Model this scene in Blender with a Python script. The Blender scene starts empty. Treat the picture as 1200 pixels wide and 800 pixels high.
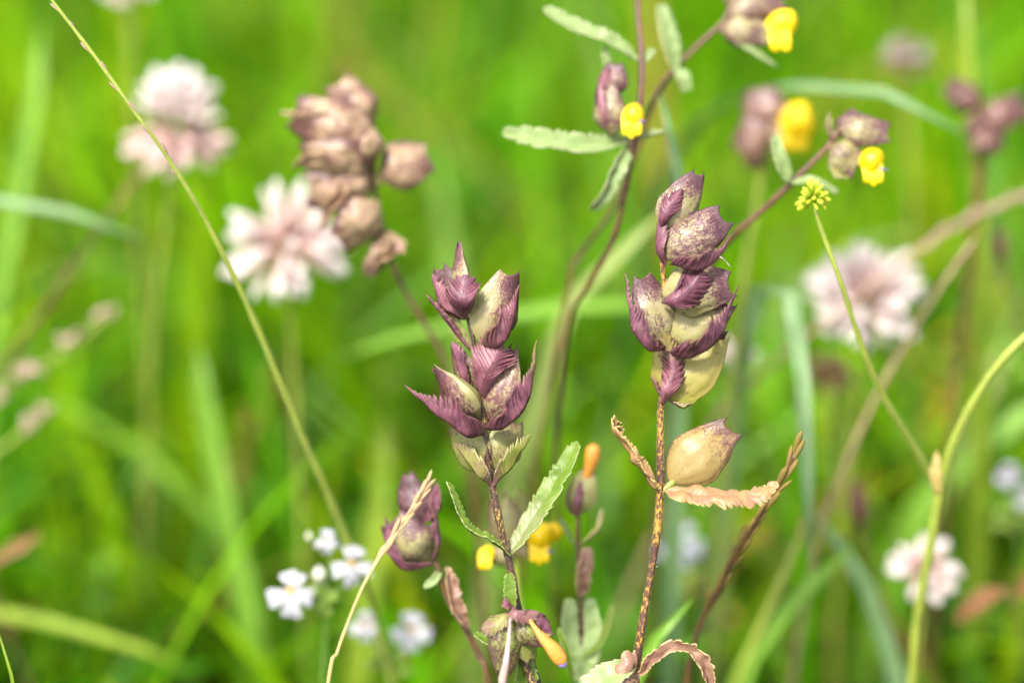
import bpy, math
import numpy as np
from mathutils import Vector, noise as mnoise

# ------------------------------------------------------------------ camera, sky, sun, exposure
PITCH = math.radians(28.0)
D = 0.60                                   # focus distance (m)
F = np.array([0.0, 0.0, 0.22])             # the point in focus, 22 cm above the soil
DIR = np.array([0.0, math.cos(PITCH), -math.sin(PITCH)])
UP = np.array([0.0, math.sin(PITCH), math.cos(PITCH)])
RIGHT = np.array([1.0, 0.0, 0.0])
CAM = F - D * DIR
LENS, SENSOR = 100.0, 36.0
TAN = SENSOR / LENS / 1200.0               # metres per photo pixel at one metre
SUN_EL, SUN_AZ = math.radians(60.0), math.radians(-40.0)   # azimuth from the view axis, behind the camera's left shoulder

sc = bpy.context.scene
cam = bpy.data.cameras.new('camera')
cam.lens, cam.sensor_width = LENS, SENSOR
cam.clip_start, cam.clip_end = 0.02, 300.0
cam.dof.use_dof = True
cam.dof.focus_distance = D
cam.dof.aperture_fstop = 3.3
cam.dof.aperture_blades = 9
camo = bpy.data.objects.new('camera', cam)
sc.collection.objects.link(camo)
camo.location = CAM.tolist()
camo.rotation_euler = (math.radians(90) - PITCH, 0, 0)
sc.camera = camo

world = bpy.data.worlds.new('World')
sc.world = world
world.use_nodes = True
wt = world.node_tree
wt.nodes.clear()
sky = wt.nodes.new('ShaderNodeTexSky')
sky.sky_type = 'NISHITA'
sky.sun_disc = False
sun_dir = np.array([math.sin(SUN_AZ) * math.cos(SUN_EL), -math.cos(SUN_AZ) * math.cos(SUN_EL), math.sin(SUN_EL)])
sky.sun_elevation = SUN_EL
sky.sun_rotation = math.atan2(sun_dir[0], sun_dir[1])
sky.air_density, sky.dust_density, sky.ozone_density = 1.0, 3.5, 1.0
hs = wt.nodes.new('ShaderNodeHueSaturation')     # thin cloud whitens the blue
hs.inputs['Saturation'].default_value = 0.35
bg = wt.nodes.new('ShaderNodeBackground')
bg.inputs['Strength'].default_value = 0.15
wo = wt.nodes.new('ShaderNodeOutputWorld')
wt.links.new(sky.outputs[0], hs.inputs['Color'])
wt.links.new(hs.outputs[0], bg.inputs['Color'])
wt.links.new(bg.outputs[0], wo.inputs['Surface'])

sun = bpy.data.lights.new('sun', 'SUN')
sun.energy, sun.angle, sun.color = 3.0, math.radians(8), (1.0, 0.95, 0.86)
suno = bpy.data.objects.new('sun', sun)
sc.collection.objects.link(suno)
suno.rotation_euler = Vector((-sun_dir).tolist()).to_track_quat('-Z', 'Y').to_euler()

sc.view_settings.view_transform = 'Standard'
sc.view_settings.look = 'None'
sc.view_settings.exposure = 1.68
sc.view_settings.gamma = 1.0
sc.view_settings.use_curve_mapping = False
try:
    sc.cycles.use_denoising = True
    sc.cycles.max_bounces = 8
    sc.cycles.transmission_bounces = 6
    sc.cycles.sample_clamp_indirect = 4.0
except Exception:
    pass

# ------------------------------------------------------------------ small maths helpers
rng = np.random.RandomState(11)
def nrm(v):
    v = np.asarray(v, float)
    return v / (np.linalg.norm(v) + 1e-12)
def scale_at(dz):
    """metres per photo pixel at dz (in focus-plane pixels) behind the plane of focus"""
    return (D + dz * D * TAN) * TAN
def P(px, py, dz=0.0):
    """a photo pixel at a depth: dz is counted in focus-plane pixels (0.18 mm) behind the plane of focus"""
    d = D + dz * D * TAN
    return CAM + DIR * d + RIGHT * ((px - 600) * TAN * d) + UP * ((400 - py) * TAN * d)
def VV(x, y, z):
    """a view direction: x right, y up, z towards the camera"""
    return RIGHT * x + UP * y - DIR * z
def PP(pts, dz0=0.0):
    return np.array([P(p[0], p[1], (p[2] if len(p) > 2 else 0.0) + dz0) for p in pts])
def spline(pts, n, extra=None):
    """Catmull-Rom through pts, n samples spread evenly along its length; extra = values carried along"""
    pts = np.asarray(pts, float)
    k = len(pts)
    if k == 2:
        t = np.linspace(0, 1, n)[:, None]
        out = pts[0] * (1 - t) + pts[1] * t
        return (out, np.interp(np.linspace(0, 1, n), [0, 1], extra)) if extra is not None else out
    e = np.vstack([2 * pts[0] - pts[1], pts, 2 * pts[-1] - pts[-2]])
    res, par, m = [], [], 24
    for i in range(k - 1):
        p0, p1, p2, p3 = e[i], e[i + 1], e[i + 2], e[i + 3]
        for j in range(m + (i == k - 2)):
            t = j / m
            res.append(0.5 * (2 * p1 + (p2 - p0) * t + (2 * p0 - 5 * p1 + 4 * p2 - p3) * t * t + (3 * p1 - p0 - 3 * p2 + p3) * t ** 3))
            par.append(i + t)
    res, par = np.array(res), np.array(par)
    s = np.concatenate([[0], np.cumsum(np.linalg.norm(np.diff(res, axis=0), axis=1))])
    q = np.linspace(0, s[-1], n)
    out = np.stack([np.interp(q, s, res[:, c]) for c in range(3)], 1)
    if extra is not None:
        return out, np.interp(np.interp(q, s, par), range(k), extra)
    return out
def prof(pairs, t):
    """a smooth curve through (t, value) pairs"""
    xs, ys = zip(*pairs)
    f = np.linspace(0, 1, 241)
    v = np.interp(f, xs, ys)
    ker = np.hanning(25); ker /= ker.sum()
    vp = np.concatenate([2 * v[0] - v[12:0:-1], v, 2 * v[-1] - v[-2:-14:-1]])
    v = np.convolve(vp, ker, 'valid')
    return np.interp(t, f, v)
def wob(P_, size, amp, seed=0.0):
    """push points about with smooth noise"""
    out = np.array(P_)
    off = Vector((seed * 3.17, seed * 1.31, seed * 7.7))
    for i, p in enumerate(P_):
        v = mnoise.noise_vector(Vector(p.tolist()) / size + off)
        out[i] += np.array(v) * amp
    return out
def nz(p, size, seed=0.0):
    return mnoise.noise(Vector(np.asarray(p).tolist()) / size + Vector((seed * 5.1, seed * 2.3, seed)))

# ------------------------------------------------------------------ objects
def link(o):
    sc.collection.objects.link(o)
    return o
def make_mesh(name, verts, faces, mat, uv=None, tint=None, smooth=True):
    me = bpy.data.meshes.new(name)
    me.from_pydata(np.asarray(verts).tolist(), [], faces)
    if smooth:
        me.polygons.foreach_set('use_smooth', [True] * len(me.polygons))
    li = np.empty(len(me.loops), int); me.loops.foreach_get('vertex_index', li)
    if uv is not None:
        l = me.uv_layers.new(name='UVMap')
        l.data.foreach_set('uv', np.asarray(uv, np.float32)[li].ravel())
    if tint is not None:
        a = me.attributes.new('tint', 'FLOAT_COLOR', 'POINT')
        tt = np.ones((len(verts), 4), np.float32); tt[:, :3] = tint
        a.data.foreach_set('color', tt.ravel())
    me.materials.append(mat)
    me.update()
    return me
def root_of(o):
    while o.parent is not None: o = o.parent
    return o
def part(name, parent, verts, faces, mat, uv=None, tint=None, solid=None, smooth=True):
    """one mesh object under its thing (or under a part of it); mesh space is the thing's own space"""
    org = np.array(root_of(parent).location) if parent is not None else np.zeros(3)
    me = make_mesh(name, np.asarray(verts) - org, faces, mat, uv, tint, smooth)
    o = link(bpy.data.objects.new(name, me))
    o.parent = parent
    if solid:
        m = o.modifiers.new('thickness', 'SOLIDIFY')
        m.thickness, m.offset = solid, 0.0
    return o
def thing(name, label, cat, base, group=None):
    o = link(bpy.data.objects.new(name, None))
    o.empty_display_size = 0.01
    o.location = np.asarray(base).tolist()
    o['label'], o['category'] = label, cat
    if group: o['group'] = group
    return o
def grid_faces(nr, nc, wrap=False):
    f = []
    for i in range(nr - 1):
        for j in range(nc if wrap else nc - 1):
            a, b = i * nc + j, i * nc + (j + 1) % nc
            f.append((a, b, b + nc, a + nc))
    return f

# ------------------------------------------------------------------ materials
def ramp01(nt, sock, lo, hi):
    n = nt.nodes.new('ShaderNodeMapRange'); n.interpolation_type = 'SMOOTHSTEP'
    nt.links.new(sock, n.inputs['Value'])
    n.inputs['From Min'].default_value, n.inputs['From Max'].default_value = lo, hi
    return n.outputs[0]
def math_(nt, op, a, b=None, c=None):
    n = nt.nodes.new('ShaderNodeMath'); n.operation = op
    for i, v in enumerate((a, b, c)):
        if v is None: continue
        if isinstance(v, (int, float)): n.inputs[i].default_value = v
        else: nt.links.new(v, n.inputs[i])
    return n.outputs[0]
def mixc(nt, fac, a, b):
    n = nt.nodes.new('ShaderNodeMix'); n.data_type = 'RGBA'
    if isinstance(fac, (int, float)): n.inputs[0].default_value = fac
    else: nt.links.new(fac, n.inputs[0])
    for i, v in ((6, a), (7, b)):
        if isinstance(v, tuple): n.inputs[i].default_value = (*v, 1)
        else: nt.links.new(v, n.inputs[i])
    return n.outputs[2]
def noise_(nt, vec, scale, detail=3, rough=0.55, dist=0.0):
    n = nt.nodes.new('ShaderNodeTexNoise')
    nt.links.new(vec, n.inputs['Vector'])
    n.inputs['Scale'].default_value, n.inputs['Detail'].default_value = scale, detail
    n.inputs['Roughness'].default_value, n.inputs['Distortion'].default_value = rough, dist
    return n.outputs[0]
def coords(nt):
    tc = nt.nodes.new('ShaderNodeTexCoord')
    return tc.outputs['Object'], tc.outputs['UV']
def tint_(nt):
    a = nt.nodes.new('ShaderNodeAttribute'); a.attribute_name = 'tint'
    s = nt.nodes.new('ShaderNodeSeparateColor')
    nt.links.new(a.outputs['Color'], s.inputs[0])
    return a.outputs['Color'], s.outputs[0], s.outputs[1], s.outputs[2]
def mapping(nt, vec, scale):
    m = nt.nodes.new('ShaderNodeMapping')
    nt.links.new(vec, m.inputs['Vector']); m.inputs['Scale'].default_value = scale
    return m.outputs[0]
def finish(nt, col, rough=0.5, trans=0.3, trans_col=None, bump=None, bump_h=0.0003, spec=0.4, sheen=0.0):
    b = nt.nodes.new('ShaderNodeBsdfPrincipled')
    nt.links.new(col, b.inputs['Base Color'])
    b.inputs['Roughness'].default_value = rough
    b.inputs['Specular IOR Level'].default_value = spec
    if sheen:
        b.inputs['Sheen Weight'].default_value = sheen
        b.inputs['Sheen Roughness'].default_value = 0.4
    if bump is not None:
        bn = nt.nodes.new('ShaderNodeBump')
        bn.inputs['Strength'].default_value, bn.inputs['Distance'].default_value = 0.6, bump_h
        nt.links.new(bump, bn.inputs['Height'])
        nt.links.new(bn.outputs[0], b.inputs['Normal'])
    out = nt.nodes.new('ShaderNodeOutputMaterial')
    if trans > 0:
        t = nt.nodes.new('ShaderNodeBsdfTranslucent')
        nt.links.new(trans_col if trans_col is not None else col, t.inputs['Color'])
        m = nt.nodes.new('ShaderNodeMixShader'); m.inputs[0].default_value = trans
        nt.links.new(b.outputs[0], m.inputs[1]); nt.links.new(t.outputs[0], m.inputs[2])
        nt.links.new(m.outputs[0], out.inputs['Surface'])
    else:
        nt.links.new(b.outputs[0], out.inputs['Surface'])
def new_mat(name):
    m = bpy.data.materials.new(name); m.use_nodes = True
    m.node_tree.nodes.clear()
    return m, m.node_tree

def calyx_mat(name, cream, green, brown, purple, deep, trans=0.46, vein_x=15, vein_y=5.5):
    """inflated papery calyx: pale skin, net of purple veins that thickens to a stain where tint.r is high"""
    m, nt = new_mat(name)
    ob, uv = coords(nt)
    tc, r, g, b = tint_(nt)
    uvm = mapping(nt, uv, (vein_x, vein_y, 1))
    warp = nt.nodes.new('ShaderNodeTexNoise'); warp.inputs['Scale'].default_value = 900.0
    nt.links.new(ob, warp.inputs['Vector'])
    add = nt.nodes.new('ShaderNodeVectorMath'); add.operation = 'MULTIPLY_ADD'
    nt.links.new(warp.outputs[1], add.inputs[0]); add.inputs[1].default_value = (0.9, 0.9, 0); nt.links.new(uvm, add.inputs[2])
    vo = nt.nodes.new('ShaderNodeTexVoronoi'); vo.voronoi_dimensions = '2D'; vo.feature = 'DISTANCE_TO_EDGE'
    vo.inputs['Scale'].default_value = 1.0
    nt.links.new(add.outputs[0], vo.inputs['Vector'])
    vo2 = nt.nodes.new('ShaderNodeTexVoronoi'); vo2.voronoi_dimensions = '2D'; vo2.feature = 'DISTANCE_TO_EDGE'
    vo2.inputs['Scale'].default_value = 2.6
    nt.links.new(add.outputs[0], vo2.inputs['Vector'])
    v1 = math_(nt, 'SUBTRACT', 1.0, ramp01(nt, vo.outputs['Distance'], 0.0, 0.10))
    v2 = math_(nt, 'SUBTRACT', 1.0, ramp01(nt, vo2.outputs['Distance'], 0.0, 0.16))
    vein = math_(nt, 'MAXIMUM', v1, math_(nt, 'MULTIPLY', v2, 0.65))
    n1 = noise_(nt, ob, 1900, 4, 0.7)
    n2 = noise_(nt, ob, 300, 3, 0.6)
    ns = noise_(nt, mapping(nt, uv, (44, 13, 1)), 1.0, 3, 0.6, 0.6)
    base = mixc(nt, g, cream, green)
    base = mixc(nt, math_(nt, 'MULTIPLY', ramp01(nt, n2, 0.35, 0.7), 0.45), base, green)
    base = mixc(nt, b, base, brown)
    sp = math_(nt, 'ADD', math_(nt, 'MULTIPLY', math_(nt, 'SUBTRACT', n1, 0.5), 0.9), math_(nt, 'MULTIPLY', math_(nt, 'SUBTRACT', ns, 0.5), 1.1))
    lev = math_(nt, 'ADD', math_(nt, 'MULTIPLY', r, 1.05), math_(nt, 'MULTIPLY', sp, 1.0))
    lev = math_(nt, 'ADD', lev, math_(nt, 'MULTIPLY', math_(nt, 'SUBTRACT', n2, 0.5), 0.8))
    lev = math_(nt, 'ADD', lev, math_(nt, 'MULTIPLY', vein, math_(nt, 'MULTIPLY_ADD', r, 0.40, 0.34)))
    fac = ramp01(nt, lev, 0.22, 0.72)
    deepf = math_(nt, 'MULTIPLY', ramp01(nt, lev, 0.62, 1.35), 0.9)
    pur = mixc(nt, deepf, purple, deep)
    col = mixc(nt, math_(nt, 'MULTIPLY', fac, 0.93), base, pur)
    n3 = noise_(nt, ob, 3400, 2, 0.6)
    col = mixc(nt, math_(nt, 'MULTIPLY', ramp01(nt, n3, 0.52, 0.72), math_(nt, 'MULTIPLY_ADD', r, 0.6, 0.16)), col, deep)
    h = math_(nt, 'ADD', math_(nt, 'MULTIPLY', vein, 0.7), math_(nt, 'MULTIPLY', n1, 0.5))
    finish(nt, col, 0.38, trans, None, h, 0.00005, 0.5, 0.0)
    return m
def leaf_mat(name, ca, cb, stain, vein_c, edge_c, vein_amt=0.5, trans=0.3, rough=0.42, bump_h=0.00018, sheen=0.0):
    """leaf or bract: uv.x across, uv.y counts the teeth; veins run to the teeth; tint.r = stain, tint.b = pale margin"""
    m, nt = new_mat(name)
    ob, uv = coords(nt)
    tc, r, g, b = tint_(nt)
    sx = nt.nodes.new('ShaderNodeSeparateXYZ'); nt.links.new(uv, sx.inputs[0])
    s = math_(nt, 'ABSOLUTE', math_(nt, 'MULTIPLY_ADD', sx.outputs[0], 2.0, -1.0))
    n1 = noise_(nt, ob, 1100, 4, 0.65)
    n2 = noise_(nt, ob, 260, 3, 0.6)
    ph = math_(nt, 'FRACT', math_(nt, 'ADD', math_(nt, 'SUBTRACT', sx.outputs[1], math_(nt, 'MULTIPLY', s, 0.9)), math_(nt, 'MULTIPLY_ADD', n2, 0.3, 0.66)))
    lat = math_(nt, 'SUBTRACT', 1.0, ramp01(nt, math_(nt, 'ABSOLUTE', math_(nt, 'SUBTRACT', ph, 0.5)), 0.0, 0.13))
    mid = math_(nt, 'SUBTRACT', 1.0, ramp01(nt, s, 0.01, 0.07))
    vein = math_(nt, 'MAXIMUM', lat, mid)
    base = mixc(nt, ramp01(nt, n2, 0.3, 0.72), ca, cb)
    lev = math_(nt, 'ADD', r, math_(nt, 'MULTIPLY', math_(nt, 'SUBTRACT', n1, 0.5), 1.1))
    lev = math_(nt, 'ADD', lev, math_(nt, 'MULTIPLY', math_(nt, 'SUBTRACT', n2, 0.5), 0.5))
    base = mixc(nt, math_(nt, 'MULTIPLY', ramp01(nt, lev, 0.3, 0.75), 0.92), base, stain)
    base = mixc(nt, math_(nt, 'MULTIPLY', vein, math_(nt, 'MULTIPLY', ramp01(nt, n1, 0.2, 0.7), vein_amt)), base, vein_c)
    n3 = noise_(nt, ob, 3600, 2, 0.6)
    base = mixc(nt, math_(nt, 'MULTIPLY', ramp01(nt, n3, 0.5, 0.75), 0.45), base, vein_c)
    col = mixc(nt, b, base, edge_c)
    h = math_(nt, 'ADD', math_(nt, 'MULTIPLY', vein, -0.4), math_(nt, 'MULTIPLY', n1, 0.45))
    finish(nt, col, rough, trans, None, h, bump_h, 0.4, sheen)
    return m
def stem_mat(name, light, dark, cover=0.5, glow=None):
    m, nt = new_mat(name)
    ob, uv = coords(nt)
    v = mapping(nt, uv, (5.5, 5.0, 1))
    n1 = noise_(nt, v, 1.0, 4, 0.65)
    n2 = noise_(nt, ob, 120, 2)
    n3 = noise_(nt, ob, 1600, 3, 0.6)
    lev = math_(nt, 'ADD', n1, math_(nt, 'ADD', math_(nt, 'MULTIPLY', math_(nt, 'SUBTRACT', n2, 0.5), 0.5), math_(nt, 'MULTIPLY', math_(nt, 'SUBTRACT', n3, 0.5), 0.35)))
    f = ramp01(nt, lev, 1 - cover - 0.07, 1 - cover + 0.08)
    col = mixc(nt, f, light, dark)
    finish(nt, col, 0.45, 0.0, None, math_(nt, 'ADD', n1, n3), 0.0001, 0.4, 0.15)
    return m
def soft_mat(name, ca, cb, scale=400, rough=0.5, trans=0.3, lo=0.3, hi=0.7, use_tint=False, spec=0.4):
    """plain two-tone tissue; with use_tint the mesh's own tint is the pigment"""
    m, nt = new_mat(name)
    ob, uv = coords(nt)
    n = noise_(nt, ob, scale, 4, 0.6)
    if use_tint:
        tc = tint_(nt)[0]
        mul = nt.nodes.new('ShaderNodeMix'); mul.data_type = 'RGBA'; mul.blend_type = 'MULTIPLY'; mul.inputs[0].default_value = 1.0
        nt.links.new(tc, mul.inputs[6]); nt.links.new(mixc(nt, ramp01(nt, n, lo, hi), ca, cb), mul.inputs[7])
        col = mul.outputs[2]
    else:
        col = mixc(nt, ramp01(nt, n, lo, hi), ca, cb)
    finish(nt, col, rough, trans, None, n, 0.0002, spec)
    return m

CREAM, YGREEN, BROWN = (0.42, 0.335, 0.19), (0.24, 0.29, 0.045), (0.33, 0.18, 0.09)
PURPLE, DEEP = (0.19, 0.065, 0.09), (0.06, 0.014, 0.028)
M = {}
M['calyx'] = calyx_mat('papery calyx', CREAM, YGREEN, BROWN, PURPLE, DEEP)
M['calyx_violet'] = calyx_mat('violet papery calyx', (0.42, 0.335, 0.22), (0.30, 0.32, 0.06), BROWN, (0.145, 0.046, 0.078), (0.04, 0.010, 0.025))
M['calyx_gold'] = calyx_mat('golden papery calyx', (0.35, 0.265, 0.09), (0.29, 0.28, 0.04), (0.29, 0.155, 0.075), (0.13, 0.050, 0.042), (0.06, 0.016, 0.022), 0.4)
M['calyx_brown'] = calyx_mat('withered calyx', (0.40, 0.275, 0.19), (0.34, 0.28, 0.09), (0.26, 0.14, 0.10), (0.13, 0.052, 0.050), (0.055, 0.018, 0.020), 0.35)
M['calyx_speckle'] = calyx_mat('speckled calyx', (0.40, 0.36, 0.17), (0.28, 0.33, 0.06), BROWN, (0.10, 0.034, 0.045), (0.045, 0.011, 0.022))
M['bract'] = leaf_mat('purple bract', (0.30, 0.12, 0.145), (0.14, 0.04, 0.06), (0.23, 0.21, 0.04), (0.04, 0.008, 0.016), (0.30, 0.16, 0.12), 0.7, 0.38, bump_h=0.00013, sheen=0.0)
M['bract_dark'] = leaf_mat('dark violet bract', (0.235, 0.085, 0.118), (0.08, 0.021, 0.040), (0.22, 0.18, 0.05), (0.024, 0.006, 0.012), (0.26, 0.14, 0.11), 0.7, 0.36, bump_h=0.00013, sheen=0.0)
M['bract_green'] = leaf_mat('green bract', (0.216, 0.230, 0.043), (0.173, 0.202, 0.036), (0.194, 0.072, 0.094), (0.216, 0.101, 0.086), (0.374, 0.331, 0.180), 0.4, 0.3)
M['leaf'] = leaf_mat('green leaf', (0.125, 0.205, 0.014), (0.085, 0.155, 0.010), (0.19, 0.19, 0.08), (0.15, 0.225, 0.035), (0.36, 0.36, 0.16), 0.45, 0.35)
M['leaf_pale'] = leaf_mat('pale green leaf', (0.24, 0.32, 0.12), (0.18, 0.26, 0.08), (0.302, 0.259, 0.173), (0.302, 0.360, 0.158), (0.432, 0.403, 0.259), 0.4, 0.35)
M['leaf_tan'] = leaf_mat('dry tan leaf', (0.30, 0.185, 0.075), (0.23, 0.125, 0.065), (0.25, 0.125, 0.10), (0.15, 0.07, 0.045), (0.44, 0.33, 0.11), 0.5, 0.2)
M['leaf_brown'] = leaf_mat('withered brown leaf', (0.24, 0.14, 0.085), (0.17, 0.09, 0.06), (0.202, 0.086, 0.072), (0.158, 0.072, 0.058), (0.432, 0.302, 0.144), 0.5, 0.15)
M['leaf_gold'] = leaf_mat('yellowing leaf', (0.446, 0.331, 0.101), (0.374, 0.274, 0.086), (0.302, 0.173, 0.094), (0.288, 0.180, 0.072), (0.562, 0.461, 0.216), 0.45, 0.25)
M['stem_dark'] = stem_mat('speckled dark stem', (0.26, 0.17, 0.03), (0.032, 0.013, 0.007), 0.615)
M['stem_gold'] = stem_mat('speckled golden stem', (0.32, 0.175, 0.018), (0.045, 0.015, 0.009), 0.545)
M['stem_brown'] = stem_mat('brown stem', (0.125, 0.060, 0.012), (0.052, 0.021, 0.010), 0.55)
M['stem_green'] = stem_mat('green stem', (0.20, 0.235, 0.026), (0.14, 0.175, 0.02), 0.5)
M['stem_dull'] = stem_mat('dull green stem', (0.085, 0.15, 0.015), (0.06, 0.11, 0.012), 0.5)
M['stem_pink'] = stem_mat('pinkish stem', (0.259, 0.173, 0.094), (0.187, 0.094, 0.072), 0.5)
M['stem_straw'] = stem_mat('straw stem', (0.403, 0.331, 0.115), (0.331, 0.245, 0.086), 0.5)
M['hair'] = soft_mat('pale hairs', (0.75, 0.70, 0.62), (0.68, 0.60, 0.55), 300, 0.5, 0.3)
M['yellow'] = soft_mat('yellow corolla', (0.80, 0.56, 0.002), (0.76, 0.50, 0.002), 500, 0.38, 0.25)
M['orange'] = soft_mat('fading orange corolla', (0.562, 0.259, 0.036), (0.475, 0.187, 0.036), 900, 0.5, 0.25)
M['faded'] = soft_mat('faded corolla tube', (0.518, 0.403, 0.360), (0.446, 0.302, 0.274), 700, 0.5, 0.3)
M['violet'] = soft_mat('violet corolla tooth', (0.075, 0.05, 0.16), (0.11, 0.08, 0.19), 900, 0.4, 0.1)
M['white'] = soft_mat('white petal', (0.86, 0.84, 0.86), (0.80, 0.78, 0.82), 300, 0.5, 0.35)
M['clover'] = soft_mat('clover floret', (0.84, 0.76, 0.74), (0.78, 0.66, 0.64), 250, 0.5, 0.35)
M['clover_pink'] = soft_mat('pink clover floret', (0.78, 0.52, 0.50), (0.70, 0.44, 0.42), 250, 0.5, 0.35)
M['clover_old'] = soft_mat('faded clover floret', (0.46, 0.28, 0.20), (0.36, 0.20, 0.14), 250, 0.5, 0.3)
M['eye'] = soft_mat('yellow throat', (0.612, 0.360, 0.022), (0.576, 0.302, 0.022), 500, 0.5, 0.1)
M['achene'] = soft_mat('green achene', (0.374, 0.432, 0.014), (0.302, 0.389, 0.014), 600, 0.4, 0.2)
M['spikelet'] = soft_mat('straw spikelet', (0.446, 0.360, 0.187), (0.331, 0.173, 0.101), 420, 0.5, 0.2, 0.35, 0.65)
M['spikelet_red'] = soft_mat('reddish spikelet', (0.245, 0.245, 0.036), (0.173, 0.054, 0.032), 330, 0.5, 0.2, 0.4, 0.6)
M['spikelet_pink'] = soft_mat('pinkish spikelet', (0.374, 0.245, 0.202), (0.302, 0.173, 0.144), 300, 0.5, 0.25)
M['grass'] = soft_mat('grass', (1.15, 1.1, 1.1), (0.85, 0.9, 0.9), 90, 0.6, 0.5, use_tint=True, spec=0.05)

# ------------------------------------------------------------------ organ builders
def tube(name, parent, pts, radii, mat, n=None, seg=10, wobble=0.0, flat=1.0, nhint=None):
    """a tapered stalk through world points; radii in metres"""
    pts = np.asarray(pts, float)
    n = n or max(8, 10 * len(pts))
    c, r = spline(pts, n, list(radii))
    T = np.gradient(c, axis=0); T /= np.linalg.norm(T, axis=1)[:, None] + 1e-12
    h = nrm(nhint) if nhint is not None else nrm(VV(0.13, 0.21, 1.0))
    v, uv = [], []
    arc = np.concatenate([[0], np.cumsum(np.linalg.norm(np.diff(c, axis=0), axis=1))])
    for i in range(n):
        S = nrm(np.cross(T[i], h)); N = np.cross(S, T[i])
        rr = r[i] * (1 + wobble * nz(c[i], 0.004, 3.0))
        for j in range(seg):
            a = 2 * math.pi * j / seg
            v.append(c[i] + S * math.cos(a) * rr + N * math.sin(a) * rr * flat)
            uv.append((abs(j / seg * 2 - 1), arc[i] / (6.3 * max(radii))))
    f = grid_faces(n, seg, True)
    f.append(tuple(range(seg))[::-1]); f.append(tuple(range((n - 1) * seg, n * seg)))
    return part(name, parent, v, f, mat, uv), c, r
def grounded(pts):
    """carry a stalk on from its last world point down into the soil"""
    pts = [np.asarray(p, float) for p in pts]
    p, t = pts[-1], nrm(pts[-1] - pts[-2])
    h = p[2]
    t = nrm(t + np.array([0, 0, -0.9]))
    if t[2] > -0.35: t = nrm(t + np.array([0, 0, -0.8]))
    q = p + t * (0.45 * h / max(0.5, -t[2]))
    g = np.array([q[0] + t[0] * 0.2 * h, q[1] + t[1] * 0.2 * h, -0.004])
    return np.array(pts + [q, g])
def leaf(name, parent, pts, w, mat, n=VV(0, 0, 1), teeth=10, depth=0.25, fwd=0.35, fold=20, curl=0, shape='lance',
         stain=0.0, stain_tip=0.0, edge=0.8, dz=0.0, rag=0.6, seed=0.0, twist=0.0, per=8, cols=6, sharp=None, solid=0.00022, world=False):
    """a toothed leaf or bract along a midrib of photo points; w = full width in px; fold/curl (deg) raise the halves towards n"""
    c = np.asarray(pts, float) if world else PP(pts, dz)
    px = scale_at(np.mean([(p[2] if len(p) > 2 else 0) for p in pts]) + dz) if not world else 1.0
    sharp = name == 'bract' if sharp is None else sharp
    if name == 'bract': fwd = max(fwd, 0.8)
    W = w * px * 0.5
    rows = max(14, teeth * per + 1)
    mid = spline(c, rows)
    t = np.linspace(0, 1, rows)
    shapes = {'lance': [(0, .16), (.12, .55), (.3, .95), (.45, 1), (.7, .78), (.9, .35), (1, .02)],
              'bract': [(0, .18), (.10, .75), (.22, 1), (.38, .86), (.6, .48), (.8, .22), (1, .01)],
              'boat': [(0, .35), (.08, .8), (.2, 1), (.38, .95), (.54, .6), (.7, .28), (.85, .14), (1, .01)],
              'fan': [(0, .12), (.2, .62), (.45, 1), (.65, .95), (.85, .55), (1, .03)],
              'strap': [(0, .3), (.1, .7), (.3, 1), (.6, .95), (.85, .75), (.96, .5), (1, .05)],
              'petal': [(0, .2), (.3, .6), (.6, .95), (.8, 1), (.93, .8), (1, .25)]}
    wt_ = np.maximum(prof(shapes[shape], t), 0.01)
    T = np.gradient(mid, axis=0); T /= np.linalg.norm(T, axis=1)[:, None] + 1e-12
    n = nrm(n)
    v, uv, ti = [], [], []
    a = np.linspace(0, 1, cols + 1)
    for i in range(rows):
        S = nrm(np.cross(T[i], n)); N = nrm(np.cross(S, T[i]))
        if twist:
            q = math.radians(twist) * t[i]
            S, N = S * math.cos(q) + N * math.sin(q), N * math.cos(q) - S * math.sin(q)
        tj = t[i] + (0.22 + 0.3 * max(0, rag - .6)) / max(teeth, 1) * math.sin(t[i] * 23 + seed)
        ph = (tj * teeth) % 1.0
        k = int(tj * teeth)
        for side in (-1, 1):
            js = a if side == -1 else a[1:]
            big = 1.0 + rag * 0.5 * math.sin(k * 12.9 + side * 4.1 + seed * 7.3)
            f = (math.sin(math.pi * ph) ** 0.8 if not sharp else (ph / .62 if ph < .62 else (1 - ph) / .38) ** 1.25) if teeth else 1.0
            wm = W * wt_[i] * (1 - depth * (1 - f) * big) if teeth else W * wt_[i]
            ang = math.radians(fold) + math.radians(curl) * a
            dx = np.concatenate([[0], np.cumsum(np.cos((ang[1:] + ang[:-1]) / 2))]) / cols
            dy = np.concatenate([[0], np.cumsum(np.sin((ang[1:] + ang[:-1]) / 2))]) / cols
            row = []
            for q in js:
                x, y = np.interp(q, a, dx), np.interp(q, a, dy)
                p = mid[i] + (S * side * x + N * y) * wm + T[i] * (q ** (1.35 if sharp else 2.2)) * fwd * W * wt_[i] * (0.35 + 0.65 * f)
                row.append((p, (0.5 + 0.5 * side * q, (tj if teeth else t[i]) * max(teeth, 6)), q, f))
            if side == -1: row = row[::-1]
            for p, u, q, f_ in row:
                v.append(p); uv.append(u)
                ti.append((np.clip(stain + stain_tip * t[i] ** 1.5 + (0.5 * (1 - t[i]) ** 4 if name == 'bract' else 0), 0, 2), 0, edge * max(0, (q - 0.84) / 0.16) * (0.35 + 0.65 * f_)))
    nc = 2 * cols + 1
    v = wob(np.array(v), W * 0.9 + 1e-5, W * (0.30 if 'tan' in mat.name or 'brown' in mat.name else 0.13), seed + 1.7)
    return part(name, parent, v, grid_faces(rows, nc), mat, uv, ti, solid=solid)
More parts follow.
